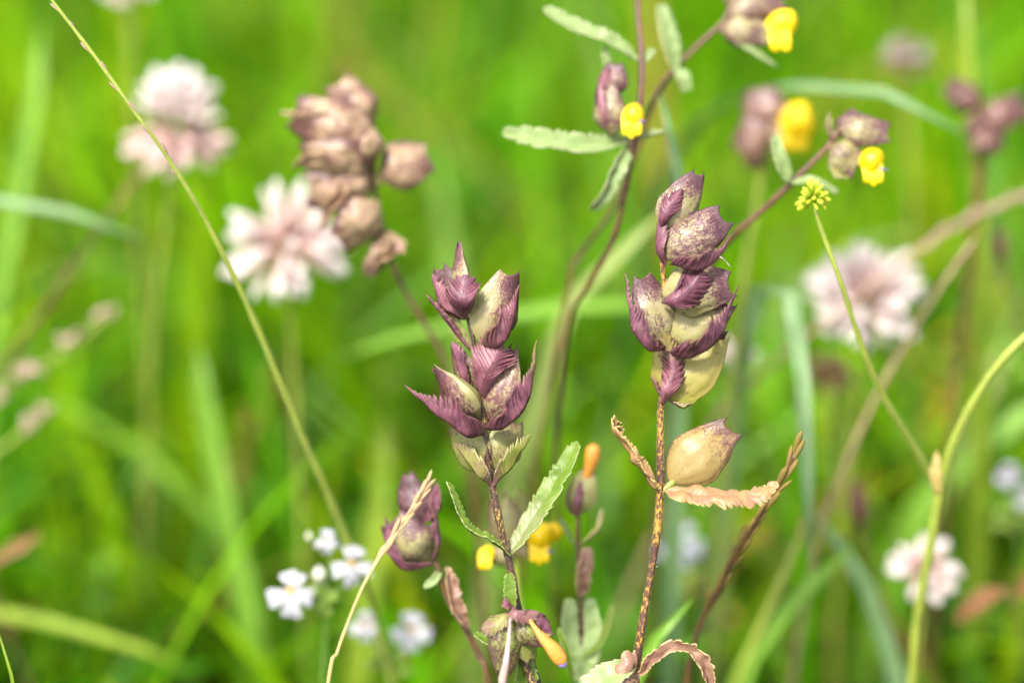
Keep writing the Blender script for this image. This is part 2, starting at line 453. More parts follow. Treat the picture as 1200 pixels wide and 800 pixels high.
def calyx(parent, base, tip, w, mat=None, th=0.62, ps=(0, 0), roll=0.0, bend=0.0, mouth=0.42, p=(0.1, 0.6, 0.3), green=0.25, brown=0.0, green_side=0.0,
          seed=0.0, crumple=0.0, teeth=((0, 1, 70), (180, .75, 70)), dz=0.0, name='calyx', patch=0.35):
    """inflated flattened calyx, slit mouth with four teeth; roll 0 shows its flat face, 90 its keel; w in px"""
    mat = mat or M['calyx']
    b0, b1 = PP([base, tip], dz)
    px = scale_at((base[2] if len(base) > 2 else 0) + dz)
    L = np.linalg.norm(b1 - b0)
    A = (b1 - b0) / L
    toward = nrm(CAM - b0)
    Wd = nrm(np.cross(A, toward)); N = np.cross(Wd, A)
    q = math.radians(roll)
    Wd, N = Wd * math.cos(q) + N * math.sin(q), N * math.cos(q) - Wd * math.sin(q)
    nr, nc = 40, 56
    hw, ht = w * px * 0.5, w * px * 0.5 * th * 0.82
    v, uv, ti = [], [], []
    for i in range(nr):
        for j in range(nc):
            a = 2 * math.pi * j / nc
            tooth = 0.0
            for ta, hgt, tw in teeth:
                dlt = abs((math.degrees(a) - ta + 180) % 360 - 180)
                tooth = max(tooth, hgt * max(0.0, 1 - dlt / tw))
            t = (i / (nr - 1)) * (0.90 + 0.10 * tooth)
            aw = float(np.interp(t, PT, PA)); bw = float(np.interp(t, PT, PB))
            if t > 0.5:
                aw = mouth + (A5 - mouth) * (1 - ((t - 0.5) / 0.5) ** (1.05 if mouth < .15 else 1.45))
            x, y = math.cos(a) * (1 + 0.05 * abs(math.cos(a)) ** 24), math.sin(a) * abs(math.sin(a)) ** 0.45
            rib = 1 + 0.02 * math.cos(a * 10 + seed)
            pos = b0 + A * (t * L) + Wd * (x * aw * hw * rib + bend * L * t * t) + N * (y * bw * ht * rib)
            v.append(pos); uv.append((j / nc, t))
            pv = p[0] + p[1] * max(0, (t - 0.45) / 0.55) ** 1.3 + p[2] * abs(x) ** 8 + ps[0] * x + ps[1] * y + patch * nz(pos, hw * 0.8, seed)
            gv = green + abs(green_side) * max(0, -y if green_side > 0 else y) + 0.25 * max(0, 0.3 - t)
            ti.append((np.clip(pv, 0, 1.6), np.clip(gv, 0, 1), brown))
    v = np.array(v)
    v = wob(v, hw * 0.8, hw * (0.07 + crumple * 0.30), seed)
    if crumple: v = wob(v, hw * 0.3, hw * crumple * 0.25, seed + 9)
    f = grid_faces(nr, nc, True)
    f.append(tuple(range(nc))[::-1])
    return part(name, parent, v, f, mat, uv, ti, solid=0.00018)
PT = np.linspace(0, 1, 101)
PA = prof([(0, .10), (.06, .34), (.18, .76), (.32, .98), (.42, 1), (.6, .80), (.8, .46), (1, .18)], PT)
A5 = float(np.interp(0.5, PT, PA))
PB = prof([(0, .12), (.06, .36), (.2, .82), (.36, 1), (.5, .92), (.68, .58), (.84, .24), (1, .10)], PT)

def corolla(parent, base, tip, w, mats=('yellow', 'yellow', 'violet'), lip=None, tooth=None, dz=0.0, lobes=3, lipw=9):
    """helmet of the flower with its hanging lip lobes and violet tooth"""
    b0, b1 = PP([base, tip], dz)
    px = scale_at((base[2] if len(base) > 2 else 0) + dz)
    m = (b0 + b1) / 2 + UP * w * px * 0.16
    r = np.array([0.30, 0.42, 0.50, 0.44, 0.16]) * w * px
    pts = [b0, b0 * .6 + m * .4, m, m * .3 + b1 * .7, b1]
    o, c, rr = tube('corolla', parent, pts, r, M[mats[0]], n=26, seg=18)
    if lip:
        for k in range(lobes):
            e = (k - (lobes - 1) / 2)
            bx, by, tx, ty = lip
            leaf('lip_lobe', o, [(bx + e * lipw * .8, by - 12, base[2] - 10), (bx + (tx - bx) * .5 + e * lipw * .8, (by + ty) / 2, base[2] - 14), (tx + e * lipw * 1.0, ty - abs(e) * 4, base[2] - 12)],
                 lipw * 1.05, M[mats[1]], teeth=0, fold=4, curl=-10, shape='strap', edge=0, dz=dz, seed=k, solid=0.0003)
    if tooth:
        t0, t1 = PP([(tooth[0], tooth[1], base[2] - 12), (tooth[2], tooth[3], base[2] - 16)], dz)
        tube('corolla_tooth', o, [t0, (t0 + t1) / 2, t1], np.array([1.8, 2.0, 0.6]) * px, M[mats[2]], n=8, seg=8)
    return o
def stalk(parent, pts, radii, mat, dz=0.0, ground=True, name='stem', hairs=0, seg=12, wobble=0.25):
    """main stem: photo points with radii in px, carried into the ground"""
    c = PP(pts, dz)
    px = scale_at(np.mean([(p[2] if len(p) > 2 else 0) for p in pts]) + dz)
    r = [x * px for x in np.interp(np.linspace(0, 1, len(pts)), np.linspace(0, 1, len(radii)), radii)]
    if ground:
        c = grounded(c); r = r + [r[-1] * 1.1, r[-1] * 1.15]
    o, cc, rr = tube(name, parent, c, r, mat, n=14 * len(c), seg=seg, wobble=wobble)
    if hairs:
        v, f = [], []
        rg = np.random.RandomState(hairs)
        for k in range(hairs):
            i = rg.randint(1, int(len(cc) * 0.72))
            T = nrm(cc[i] - cc[i - 1]); a = rg.rand() * 6.283
            S = nrm(np.cross(T, [0.3, 0.9, 0.2])); N = np.cross(T, S)
            d = S * math.cos(a) + N * math.sin(a)
            q = cc[i] + d * rr[i] * 0.93 + (cc[i] - cc[i - 1]) * rg.rand()
            l = px * (0.9 + 1.5 * rg.rand()); wv = nrm(np.cross(d, T)) * px * 0.22
            e = q + d * l - T * l * 0.45 * rg.rand()
            b = len(v)
            v += [q + wv, q - wv, e]; f.append((b, b + 1, b + 2))
        h = part('hairs', o, v, f, M['hair'], solid=0.00004)
        h['kind'] = 'stuff'
    return o, cc, rr
def plant_base(pts, dz=0.0):
    return grounded(PP(pts, dz))[-1] * np.array([1, 1, 0])
def rattle(label, stem_pts, radii, smat, dz=0.0, hairs=0, group='yellow rattle plants'):
    t = thing('yellow_rattle', label, 'wildflower', plant_base(stem_pts, dz), group)
    stalk(t, stem_pts, radii, smat, dz, hairs=hairs)
    return t

# ------------------------------------------------------------------ ground and grass
def ground():
    n = 90
    g = np.sign(np.linspace(-1, 1, n)) * np.abs(np.linspace(-1, 1, n)) ** 3 * 60
    X, Y = np.meshgrid(g, g)
    Z = 0.006 * np.sin(X * 9.1 + 1.2) * np.cos(Y * 7.7) - 0.004
    v = np.stack([X.ravel(), Y.ravel() + 0.3, Z.ravel()], 1)
    m, nt = new_mat('soil and moss')
    ob, uv = coords(nt)
    n1, n2 = noise_(nt, ob, 45, 5, 0.65), noise_(nt, ob, 7, 4, 0.6)
    col = mixc(nt, ramp01(nt, n1, 0.35, 0.65), (0.045, 0.05, 0.012), (0.06, 0.11, 0.012))
    col = mixc(nt, ramp01(nt, n2, 0.5, 0.75), col, (0.08, 0.055, 0.03))
    finish(nt, col, 0.9, 0, None, n1, 0.01, 0.2)
    me = make_mesh('ground', v, grid_faces(n, n), m)
    o = link(bpy.data.objects.new('ground', me))
    o['kind'], o['label'] = 'structure', 'mossy soil under the meadow grass'
    return o
ground()

def to_view(v):
    r = v - CAM
    d = r @ DIR
    return 600 + (r @ RIGHT) / d / TAN, 400 - (r @ UP) / d / TAN, d
PAL = np.array([(0.082, 0.262, 0.001), (0.150, 0.335, 0.002), (0.050, 0.180, 0.001), (0.130, 0.310, 0.035), (0.180, 0.370, 0.004),
                (0.030, 0.100, 0.002), (0.260, 0.180, 0.040), (0.200, 0.380, 0.080)])
def grass(name, label, N, xr, yr, hr, wr, seed, clear=0.10, tuft=16):
    rg = np.random.RandomState(seed)
    rows = 9
    x = rg.uniform(xr[0], xr[1], N); y = rg.uniform(yr[0], yr[1], N)
    nt_ = max(1, N // tuft)
    who = rg.randint(0, nt_, N)
    cx, cy = rg.uniform(xr[0], xr[1], nt_), rg.uniform(yr[0], yr[1], nt_)
    inn = rg.rand(N) < 0.8                      # most blades stand in tufts, the rest between them
    x = np.where(inn, cx[who] + rg.normal(0, .009, N), x); y = np.where(inn, cy[who] + rg.normal(0, .009, N), y)
    th_, tt_ = rg.uniform(.6, 1.2, nt_), rg.lognormal(-.03, .48, nt_)
    tl = rg.uniform(-.04, .06, nt_)
    h = rg.uniform(hr[0], hr[1], N) * (0.75 + 0.5 * rg.rand(N) ** 2) * np.where(inn, th_[who], .9)
    w = rg.uniform(wr[0], wr[1], N) * 0.5
    az = rg.uniform(0, 6.283, N)
    a0 = np.abs(rg.normal(0.14, 0.28, N)); bend = np.abs(rg.normal(0.95, 0.65, N))
    t = np.linspace(0, 1, rows)
    ang = a0[:, None] + bend[:, None] * t[None, :] ** 1.6
    ds = (h / (rows - 1))[:, None]
    rx = np.concatenate([np.zeros((N, 1)), np.cumsum(np.sin(ang[:, 1:]) * ds, 1)], 1)
    rz = np.concatenate([np.zeros((N, 1)), np.cumsum(np.cos(ang[:, 1:]) * ds, 1)], 1)
    ca, sa = np.cos(az)[:, None], np.sin(az)[:, None]
    mid = np.stack([x[:, None] + rx * ca, y[:, None] + rx * sa, rz - 0.003], 2)
    tw = az[:, None] + math.pi / 2 + rg.normal(0, 0.5, N)[:, None] + rg.normal(0, 0.9, N)[:, None] * t[None, :]
    side = np.stack([np.cos(tw), np.sin(tw), np.zeros_like(tw)], 2)
    wt_ = (np.minimum(1, 0.55 + t * 2.5) * (1 - t ** 2.2) ** 0.8 + 0.02)[None, :, None] * w[:, None, None]
    nv = np.stack([-np.cos(ang) * ca, -np.cos(ang) * sa, np.sin(ang)], 2)
    V = np.stack([mid - side * wt_ + nv * wt_ * 0.35, mid, mid + side * wt_ + nv * wt_ * 0.35], 2)    # N, rows, 3, 3
    px, py, d = to_view(V.reshape(-1, 3))
    infr = (px > -40) & (px < 1240) & (py > -40) & (py < 840)
    near = (infr & (d < D + clear)).reshape(N, -1).any(1)
    mid_ = (infr & (d < D + clear + 0.05)).reshape(N, -1).any(1) & (rg.rand(N) < 0.5)
    keep = ~(near | mid_)
    V = V[keep]; K = len(V)
    ci = rg.choice(len(PAL), K, p=[.25, .22, .15, .07, .11, .10, .04, .06])
    patch = np.array([mnoise.noise(Vector((a * 7, b * 7, 3.3))) for a, b in zip(x[keep], y[keep])])
    col = PAL[ci] * (0.75 + 0.5 * rg.rand(K, 1)) * (1 + 0.3 * patch[:, None])
    tone = np.where(inn, tt_[who], 1.0)[keep]
    col = np.clip(col * tone[:, None] + np.where(inn, tl[who], 0)[keep][:, None] * np.array([.9, .5, 0.0]), 0.001, .45)
    verts = V.reshape(-1, 3)
    b = np.arange(K)[:, None] * rows * 3
    q = []
    for i in range(rows - 1):
        for j in range(2):
            a = i * 3 + j
            q.append(np.concatenate([b + a, b + a + 1, b + a + 4, b + a + 3], 1))
    Q = np.stack(q, 1).reshape(-1, 4)
    me = bpy.data.meshes.new(name)
    me.vertices.add(len(verts)); me.vertices.foreach_set('co', verts.astype(np.float32).ravel())
    me.loops.add(Q.size); me.loops.foreach_set('vertex_index', Q.astype(np.int32).ravel())
    me.polygons.add(len(Q)); me.polygons.foreach_set('loop_start', np.arange(0, Q.size, 4, dtype=np.int32))
    me.polygons.foreach_set('use_smooth', np.ones(len(Q), bool))
    me.update(calc_edges=True)
    at = me.attributes.new('tint', 'FLOAT_COLOR', 'POINT')
    tc = np.ones((K, rows * 3, 4), np.float32); tc[:, :, :3] = col[:, None, :]
    at.data.foreach_set('color', tc.ravel())
    me.materials.append(M['grass'])
    o = link(bpy.data.objects.new(name, me))
    o['kind'], o['label'] = 'stuff', label
    return o
grass('grass', 'dense fresh green meadow grass filling the ground', 13000, (-0.42, 0.42), (-0.10, 0.95), (0.07, 0.20), (0.0026, 0.0064), 5)
grass('grass', 'broad soft grass leaves standing among the finer blades', 1700, (-0.45, 0.45), (-0.05, 1.0), (0.09, 0.21), (0.0055, 0.0105), 8, .12, 3)
grass('grass', 'looser meadow grass around the flowers and beyond them', 15000, (-1.1, 1.1), (-0.35, 2.4), (0.08, 0.19), (0.0030, 0.0065), 6)
def undergrowth():
    """low round leaflets between the grass blades"""
    rg = np.random.RandomState(21)
    v, f, col = [], [], []
    for k in range(2600):
        c = np.array([rg.uniform(-.5, .5), rg.uniform(-.15, 1.2), rg.uniform(.015, .085)])
        az, r = rg.rand() * 6.28, rg.uniform(.005, .011)
        pc = np.array((0.07, 0.18, 0.015)) * (0.7 + 0.7 * rg.rand())
        for l in range(3):
            a = az + l * 2.09
            d = np.array([math.cos(a), math.sin(a), rg.uniform(-.2, .4)]); s = np.array([-math.sin(a), math.cos(a), rg.uniform(-.2, .2)])
            b = len(v)
            v += [c, c + d * r * .8 + s * r * .55, c + d * r * 1.5 + s * r * .5, c + d * r * 1.65, c + d * r * 1.5 - s * r * .5, c + d * r * .8 - s * r * .55, c + d * r * .9 - np.array([0, 0, r * .12])]
            f += [(b, b + 1, b + 6), (b + 1, b + 2, b + 6), (b + 2, b + 3, b + 6), (b + 3, b + 4, b + 6), (b + 4, b + 5, b + 6), (b + 5, b, b + 6)]
            col += [pc] * 7
    o = part('undergrowth', None, v, f, M['grass'], None, np.array(col))
    o['kind'], o['label'] = 'stuff', 'low clover leaves growing under the grass'
undergrowth()

# ------------------------------------------------------------------ the sharp purple spike with the notched leaf pair
A = rattle('sharp purple-flowered yellow rattle on dark speckled stem with two green toothed leaves', [(546, 366), (556, 405, 1), (565, 462), (567, 490), (572, 540), (577, 568), (585, 610), (597, 660, 2), (609, 720, 6), (625, 785, 10), (632, 830, 12)],
           [2.2, 2.8, 3.4, 3.8, 4.2, 4.4, 4.6, 4.8, 4.8, 5, 5], M['stem_dark'], hairs=280)
KEEL = ((0, 1, 85), (180, .9, 70))
calyx(A, (543, 374, 2), (537, 281, 0), 50, roll=68, th=.6, mouth=.06, p=(.12, 1.0, -.3), green=.15, seed=1, teeth=KEEL)
leaf('bract', A, [(546, 376, -8), (541, 352, -36), (546, 321, -30)], 48, M['bract_dark'], n=VV(.1, .1, -1), teeth=11, depth=.28, fold=8, curl=34, shape='fan', stain=.1, seed=2)
calyx(A, (540, 374, 6), (514, 309, 6), 40, roll=25, th=.5, mouth=.3, p=(.8, .3, .1), green=.2, seed=3)
leaf('bract', A, [(543, 374, 0), (518, 358, -8), (506, 322, 0)], 34, M['bract'], n=VV(.5, .6, -.6), teeth=10, depth=0.28, fold=30, curl=30, seed=4)
leaf('bract', A, [(551, 412, 3), (525, 380, 0), (499, 345, 2)], 17, M['bract_dark'], n=VV(.5, .6, .3), teeth=10, depth=.35, fold=55, seed=5, shape='lance')
leaf('bract', A, [(552, 408, 8), (536, 388, 8), (528, 368, 8)], 22, M['bract_green'], n=VV(.3, .2, 1), teeth=8, depth=.35, fold=20, seed=6, stain=.2)
calyx(A, (566, 406, 4), (597, 312, 4), 56, roll=-18, th=.62, bend=.03, mouth=.3, p=(.30, .8, .1), green=.10, seed=7, green_side=.25, teeth=((10, 1, 85), (180, .35, 60)), ps=(.5, 0))
leaf('bract', A, [(566, 409, -8), (588, 402, -28), (603, 376, -22), (608, 332, -8)], 70, M['bract'], n=VV(-.55, .75, -.22), teeth=15, depth=.36, fold=40, curl=42, shape='boat', stain=.1, seed=8)
leaf('bract', A, [(562, 406, -4), (572, 400, -12), (585, 395, -8)], 16, M['bract_green'], n=VV(0, .8, .6), teeth=6, depth=.2, fold=30, seed=9)
calyx(A, (558, 462, 6), (531, 402, 4), 34, roll=40, th=.6, mouth=.25, p=(.35, .5, .1), green=.5, seed=10)
leaf('bract', A, [(560, 462, 0), (539, 442, -8), (529, 400, 0)], 38, M['bract_dark'], n=VV(.8, .3, -.3), teeth=12, depth=0.36, fold=30, curl=45, seed=11)
calyx(A, (572, 492, 5), (603, 402, 2), 60, roll=28, th=.66, mouth=.1, p=(.36, .6, -.1), green=.12, seed=12, teeth=KEEL, patch=.3)
leaf('bract', A, [(565, 465, -10), (570, 440, -26), (588, 404, -20)], 62, M['bract'], n=VV(.1, .1, 1), teeth=13, depth=0.42, fold=-12, curl=-25, shape='fan', stain=-.1, seed=13)
calyx(A, (562, 494, 4), (507, 427, 0), 64, roll=62, th=.62, mouth=.08, p=(.28, .6, -.45), green=.15, green_side=.75, seed=14, teeth=KEEL, ps=(0, .35))
leaf('bract', A, [(570, 507, -10), (545, 508, -30), (516, 487, -30), (473, 451, -12)], 70, M['bract_dark'], n=VV(.15, 1, -.12), teeth=16, depth=0.4, fold=50, curl=40, shape='boat', stain=-.05, stain_tip=.55, seed=15)
leaf('bract', A, [(572, 502, -10), (594, 500, -30), (618, 470, -26), (632, 398, -10)], 62, M['bract_dark'], n=VV(-.45, .8, -.15), teeth=15, depth=0.34, fold=50, curl=30, shape='boat', stain=-.15, stain_tip=1.0, seed=16)
calyx(A, (572, 552, 8), (531, 494, 12), 48, roll=30, th=.5, mouth=.3, p=(.02, .2, .2), green=.6, seed=17)
calyx(A, (578, 550, 8), (606, 489, 12), 46, roll=-20, th=.5, mouth=.3, p=(.12, .2, .1), green=.5, seed=18)
leaf('bract', A, [(577, 571, -4), (594, 554, -16), (607, 535, -12), (622, 510, -6)], 40, M['bract_green'], n=VV(-.55, .75, -.2), teeth=11, depth=0.3, fold=45, curl=10, shape='lance', stain=.4, stain_tip=-.6, seed=19)
leaf('bract', A, [(577, 571, -4), (562, 557, -14), (546, 538, -2), (533, 519, 8)], 40, M['bract_green'], n=VV(.6, .75, -.3), teeth=11, depth=0.3, fold=45, curl=10, stain=.3, stain_tip=.3, seed=20)
leaf('leaf', A, [(598, 652, -3), (575, 634, -14), (545, 617, -14), (523, 564, -6)], 24, M['leaf'], n=VV(.45, .9, .25), teeth=15, depth=.34, fold=40, curl=-25, shape='strap', stain=.1, seed=21, edge=1)
leaf('leaf', A, [(597, 650, 4), (622, 612, 16), (650, 566, 24), (678, 517, 32)], 32, M['leaf'], n=VV(-.5, .1, .85), teeth=10, depth=.17, fold=16, curl=-8, stain=.7, stain_tip=-.9, seed=22, shape='strap', sharp=True, fwd=.5, rag=1.2)

# ------------------------------------------------------------------ the sharp spike on the golden stem
Bm = M['calyx_violet']
B = rattle('sharp violet-flowered yellow rattle on golden speckled stem with curled tan leaf pair', [(772, 262, 3), (775, 300, 3), (779, 340, 6), (782, 400, 2), (780, 440), (775, 472), (774, 520), (774, 575), (768, 640, 2), (751, 740, 4), (745, 795, 6), (743, 830, 7)],
           [2, 2.6, 3.4, 4.4, 4.4, 4.2, 4.6, 4.8, 4.8, 4.8, 5, 5], M['stem_gold'], hairs=300)
calyx(B, (775, 272, 2), (823, 200, 0), 46, Bm, roll=-12, th=.6, bend=-.02, mouth=.16, p=(.12, .9, .15), green=.15, green_side=.5, seed=31, teeth=((0, 1, 95), (180, .5, 60)))
leaf('bract', B, [(773, 270, -4), (781, 250, -20), (799, 222, -14)], 34, M['bract_dark'], n=VV(.1, .1, -1), teeth=9, depth=0.3, fold=22, curl=40, shape='fan', stain=-.2, seed=32)
leaf('bract', B, [(780, 312, 0), (769, 292, -8), (773, 250, -2)], 34, M['bract_dark'], n=VV(.9, .1, -.2), teeth=10, depth=0.25, fold=35, curl=40, stain=-.2, seed=33)
calyx(B, (779, 302, -4), (854, 250, -6), 56, Bm, roll=8, th=.66, mouth=.4, p=(.34, .6, .15), green=.1, seed=34, patch=.25)
leaf('bract', B, [(784, 311, -15), (812, 318, -38), (838, 306, -34), (860, 275, -19)], 56, M['bract_dark'], n=VV(-.25, 1, -.1), teeth=14, depth=.55, fold=44, curl=45, shape='boat', stain=-.1, seed=35)
tube('style', B, PP([(836, 296, -10), (848, 304, -14), (856, 313, -14)]), np.array([.9, .8, .5]) * scale_at(0), M['faded'], n=10, seg=6)
calyx(B, (777, 346, -8), (862, 330, -12), 60, Bm, roll=6, th=.68, bend=.03, mouth=.42, p=(.0, .95, .1), green=.4, green_side=.3, seed=36, patch=.3)
leaf('bract', B, [(776, 356, -16), (789, 352, -38), (806, 340, -38), (824, 316, -32)], 58, M['bract_dark'], n=VV(.12, .05, -1), teeth=12, depth=0.36, fold=18, curl=40, shape='fan', stain=-.1, seed=37)
calyx(B, (780, 404, 2), (750, 318, 2), 52, Bm, roll=-22, th=.6, mouth=.30, p=(.2, .75, .1), green=.2, seed=38, teeth=((0, .4, 60), (180, 1, 80)))
leaf('bract', B, [(779, 411, -11), (756, 408, -32), (739, 375, -26), (734, 319, -7)], 62, M['bract_dark'], n=VV(.75, .55, -.15), teeth=14, depth=.55, fold=44, curl=45, shape='boat', stain=-.1, seed=39)
calyx(B, (784, 402, 4), (857, 348, 4), 58, Bm, roll=14, th=.64, mouth=.4, p=(.02, .85, .1), green=.4, seed=40)
leaf('bract', B, [(784, 412, -11), (815, 418, -32), (846, 392, -28), (865, 334, -11)], 70, M['bract_dark'], n=VV(-.5, .85, -.12), teeth=14, depth=.55, fold=44, curl=45, shape='boat', stain=-.1, seed=41)
calyx(B, (786, 470, 4), (848, 388, 8), 58, M['calyx_gold'], roll=10, th=.55, mouth=.3, p=(-.25, .3, .05), green=.45, seed=42, patch=.15)
leaf('bract', B, [(826, 440, 10), (840, 414, 14), (854, 387, 10)], 22, M['bract_green'], n=VV(-.8, .2, .5), teeth=8, depth=.3, fold=30, stain=.75, seed=43)
calyx(B, (781, 464, 6), (773, 402, 6), 32, M['calyx_gold'], roll=30, th=.6, mouth=.3, p=(-.1, .3, .1), green=.4, seed=44, patch=.15)
leaf('bract', B, [(777, 472, -5), (783, 455, -22), (788, 428, -16), (777, 390, -12)], 46, M['bract'], n=VV(.1, .12, -1), teeth=13, depth=0.45, fwd=.6, fold=18, curl=42, stain=-.1, stain_tip=.9, seed=45)
leaf('bract', B, [(777, 470, 0), (769, 456, -4), (763, 440, 0)], 15, M['bract'], n=VV(.8, .5, .2), teeth=6, depth=.5, fwd=.7, fold=40, seed=46)
calyx(B, (788, 468, 0), (818, 462, 0), 26, M['calyx_gold'], roll=0, th=.5, mouth=.4, p=(-.2, .2, .1), green=.9, seed=47, patch=.1)
leaf('bract', B, [(784, 468, -2), (798, 477, -8), (811, 474, -4)], 16, M['bract_green'], n=VV(-.1, 1, .2), teeth=7, depth=.55, fwd=.7, fold=45, stain=.5, seed=48)
leaf('leaf', B, [(774, 578, -3), (757, 562, -10), (733, 527, -10), (718, 502, -6), (728, 493, -2)], 33, M['leaf_tan'], n=VV(.5, .8, .3), teeth=15, depth=.42, fold=48, curl=-10, shape='strap', stain=.05, seed=49, edge=1, rag=1.5)
leaf('leaf', B, [(778, 570, -2), (806, 578, -12), (852, 583, -16), (892, 578, -12), (911, 562, -6)], 36, M['leaf_tan'], n=VV(.05, .8, .75), teeth=17, depth=.26, fold=18, curl=-55, shape='strap', stain=.28, seed=50, edge=1, rag=1.4)
calyx(B, (785, 564, 2), (862, 496, 2), 62, M['calyx_gold'], roll=4, th=.5, bend=.0, mouth=.30, p=(-.06, .85, .25), green=.2, brown=.4, seed=51, patch=.15, teeth=((0, .7, 70), (180, 1, 70)))
tube('pedicel', B, PP([(775, 576, 0), (783, 570, 0), (791, 562, 2)]), np.array([4, 4, 5]) * scale_at(0), M['stem_green'], n=10, seg=10)
leaf('leaf', B, [(747, 786, 0), (741, 778, -12), (734, 786, -16), (738, 818, -8)], 40, M['leaf_brown'], n=VV(.1, .2, 1), teeth=9, depth=.3, fold=-10, curl=-60, shape='strap', seed=52, stain=.2)
leaf('leaf', B, [(748, 790, -2), (770, 770, -12), (797, 759, -16), (822, 774, -14), (831, 802, -8), (826, 828, -4)], 28, M['leaf_brown'], n=VV(-.1, .45, .9), teeth=15, depth=.25, fold=42, curl=20, shape='strap', seed=53, rag=1.5, edge=1)
leaf('leaf', B, [(742, 778, 0), (722, 788, -10), (694, 806, -10), (668, 836, -4)], 40, M['leaf_pale'], n=VV(.3, .8, .7), teeth=10, depth=.16, fold=12, curl=10, shape='strap', seed=54, edge=1, stain=-.3)

# ------------------------------------------------------------------ the low head with drooping faded flowers
J = rattle('low yellow rattle head with speckled calyces and drooping faded orange flower', [(602, 708, -24), (605, 730, -20), (612, 765, -14), (623, 800, -10), (630, 840, -8)], [3, 3.6, 4.2, 4.4, 4.6], M['stem_dark'], hairs=120)
leaf('leaf', J, [(601, 716, -24), (598, 695, -26), (597, 671, -26)], 17, M['leaf'], n=VV(-.2, .1, 1), teeth=9, depth=.25, fold=15, shape='strap', seed=61, stain=-.1)
leaf('leaf', J, [(600, 765, -22), (578, 757, -24), (555, 743, -22)], 20, M['leaf'], n=VV(.3, .9, .5), teeth=8, depth=.3, fold=25, shape='strap', seed=62, stain=-.2)
leaf('leaf', J, [(612, 765, -10), (616, 790, -8), (614, 830, -4)], 30, M['leaf'], n=VV(.3, .2, 1), teeth=9, depth=.3, fold=15, shape='strap', seed=63, stain=-.2)
calyx(J, (598, 718, -28), (588, 792, -38), 44, M['calyx_speckle'], roll=18, th=.6, mouth=.3, p=(.32, .3, .2), green=.85, seed=64, patch=.3)
calyx(J, (600, 724, -26), (646, 752, -36), 40, M['calyx_speckle'], roll=10, th=.65, mouth=.3, p=(.3, .3, .2), green=.85, seed=65, patch=.3)
calyx(J, (604, 722, -20), (624, 778, -22), 38, roll=40, th=.6, mouth=.3, p=(.1, .2, .2), green=.85, seed=66)
leaf('bract', J, [(602, 716, -34), (588, 724, -42), (563, 738, -38)], 32, M['bract_green'], n=VV(.1, .8, .8), teeth=11, depth=.35, fold=-12, curl=-25, stain=.28, stain_tip=.4, seed=67)
leaf('bract', J, [(600, 712, -34), (604, 716, -48), (618, 720, -46), (632, 716, -40)], 26, M['bract_green'], n=VV(-.1, .6, .9), teeth=10, depth=.4, fold=-15, curl=-35, stain=.75, seed=68)
leaf('bract', J, [(612, 716, -30), (632, 722, -36), (648, 743, -32)], 24, M['bract_dark'], n=VV(.3, .7, .7), teeth=9, depth=.3, fold=-10, curl=-30, seed=69)
leaf('bract', J, [(601, 710, -28), (596, 706, -36), (590, 704, -34)], 20, M['bract'], n=VV(0, .6, .9), teeth=7, depth=.4, fold=-15, seed=70, stain=.2)
px_ = scale_at(-44)
o_, _, _ = tube('corolla', J, PP([(618, 722, -44), (632, 742, -52), (648, 760, -54), (658, 774, -52), (661, 780, -50)]), np.array([2.2, 3.6, 8.2, 7.4, 1.5]) * px_, M['orange'], n=40, seg=14, flat=.5, wobble=.5)
o_['label'] = 'drooping orange faded flower'
tube('corolla_tooth', o_, PP([(655, 779, -54), (661, 780, -54), (663, 775, -52)]), np.array([2, 2.4, 1.0]) * px_, M['violet'], n=8, seg=8)
o_, _, _ = tube('corolla', J, PP([(598, 722, -44), (596, 750, -60), (593, 775, -64), (589, 796, -58), (590, 812, -52)]), np.array([1.2, 2.0, 3.6, 5.0, 3.5]) * px_, M['faded'], n=26, seg=12, flat=.6)
o_['label'] = 'withered whitish pink flower tube'

# ------------------------------------------------------------------ rattles a little out of focus
DZC = 270
C = rattle('withered brown crumpled yellow rattle seed head above the pink clover', [(425, 150, 0), (436, 190, 0), (441, 235, 0), (459, 310, 10), (492, 370, 20), (522, 425, 30), (545, 520, 60), (560, 640, 120)], [3, 3.6, 3.6, 3, 3, 3, 3, 3], M['stem_brown'], dz=DZC)
for k, (b, tp, w, rl, cr, zz) in enumerate([((436, 172), (338, 128), 74, 15, .18, -14), ((434, 150), (392, 92), 54, 10, .18, 6), ((438, 188), (346, 182), 60, 40, .2, -26), ((436, 150), (430, 200), 44, 60, .2, -30),
                                        ((439, 212), (354, 222), 66, 15, .22, -8), ((442, 238), (394, 286), 62, 30, .2, -14), ((443, 204), (507, 182), 58, 10, .22, 4), ((456, 272), (430, 326), 26, 20, .5, 0)]):
    calyx(C, (*b, zz), (*tp, zz - 8), w, M['calyx_brown'], roll=rl, th=.85, mouth=.45, p=(.10, .45, .35), green=.1, brown=.3, patch=.7, seed=80 + k, crumple=cr, dz=DZC)
for k, pts in enumerate([[(430, 150, -20), (372, 140, -30), (330, 134, -10)], [(428, 172, -20), (388, 180, -40), (345, 196, -20)], [(438, 200, -10), (400, 236, -30), (380, 268, -20)], [(456, 272, -10), (462, 290, -20), (440, 318, -10)]]):
    leaf('bract', C, pts, 40, M['leaf_brown'], n=VV(.1, .8, .6), teeth=8, depth=.35, fold=30, curl=60, seed=90 + k, dz=DZC, rag=1)
tube('pedicel', C, PP([(440, 215, DZC), (450, 205, DZC), (462, 195, DZC)]), np.array([5, 6, 7]) * scale_at(DZC), M['stem_straw'], n=8)

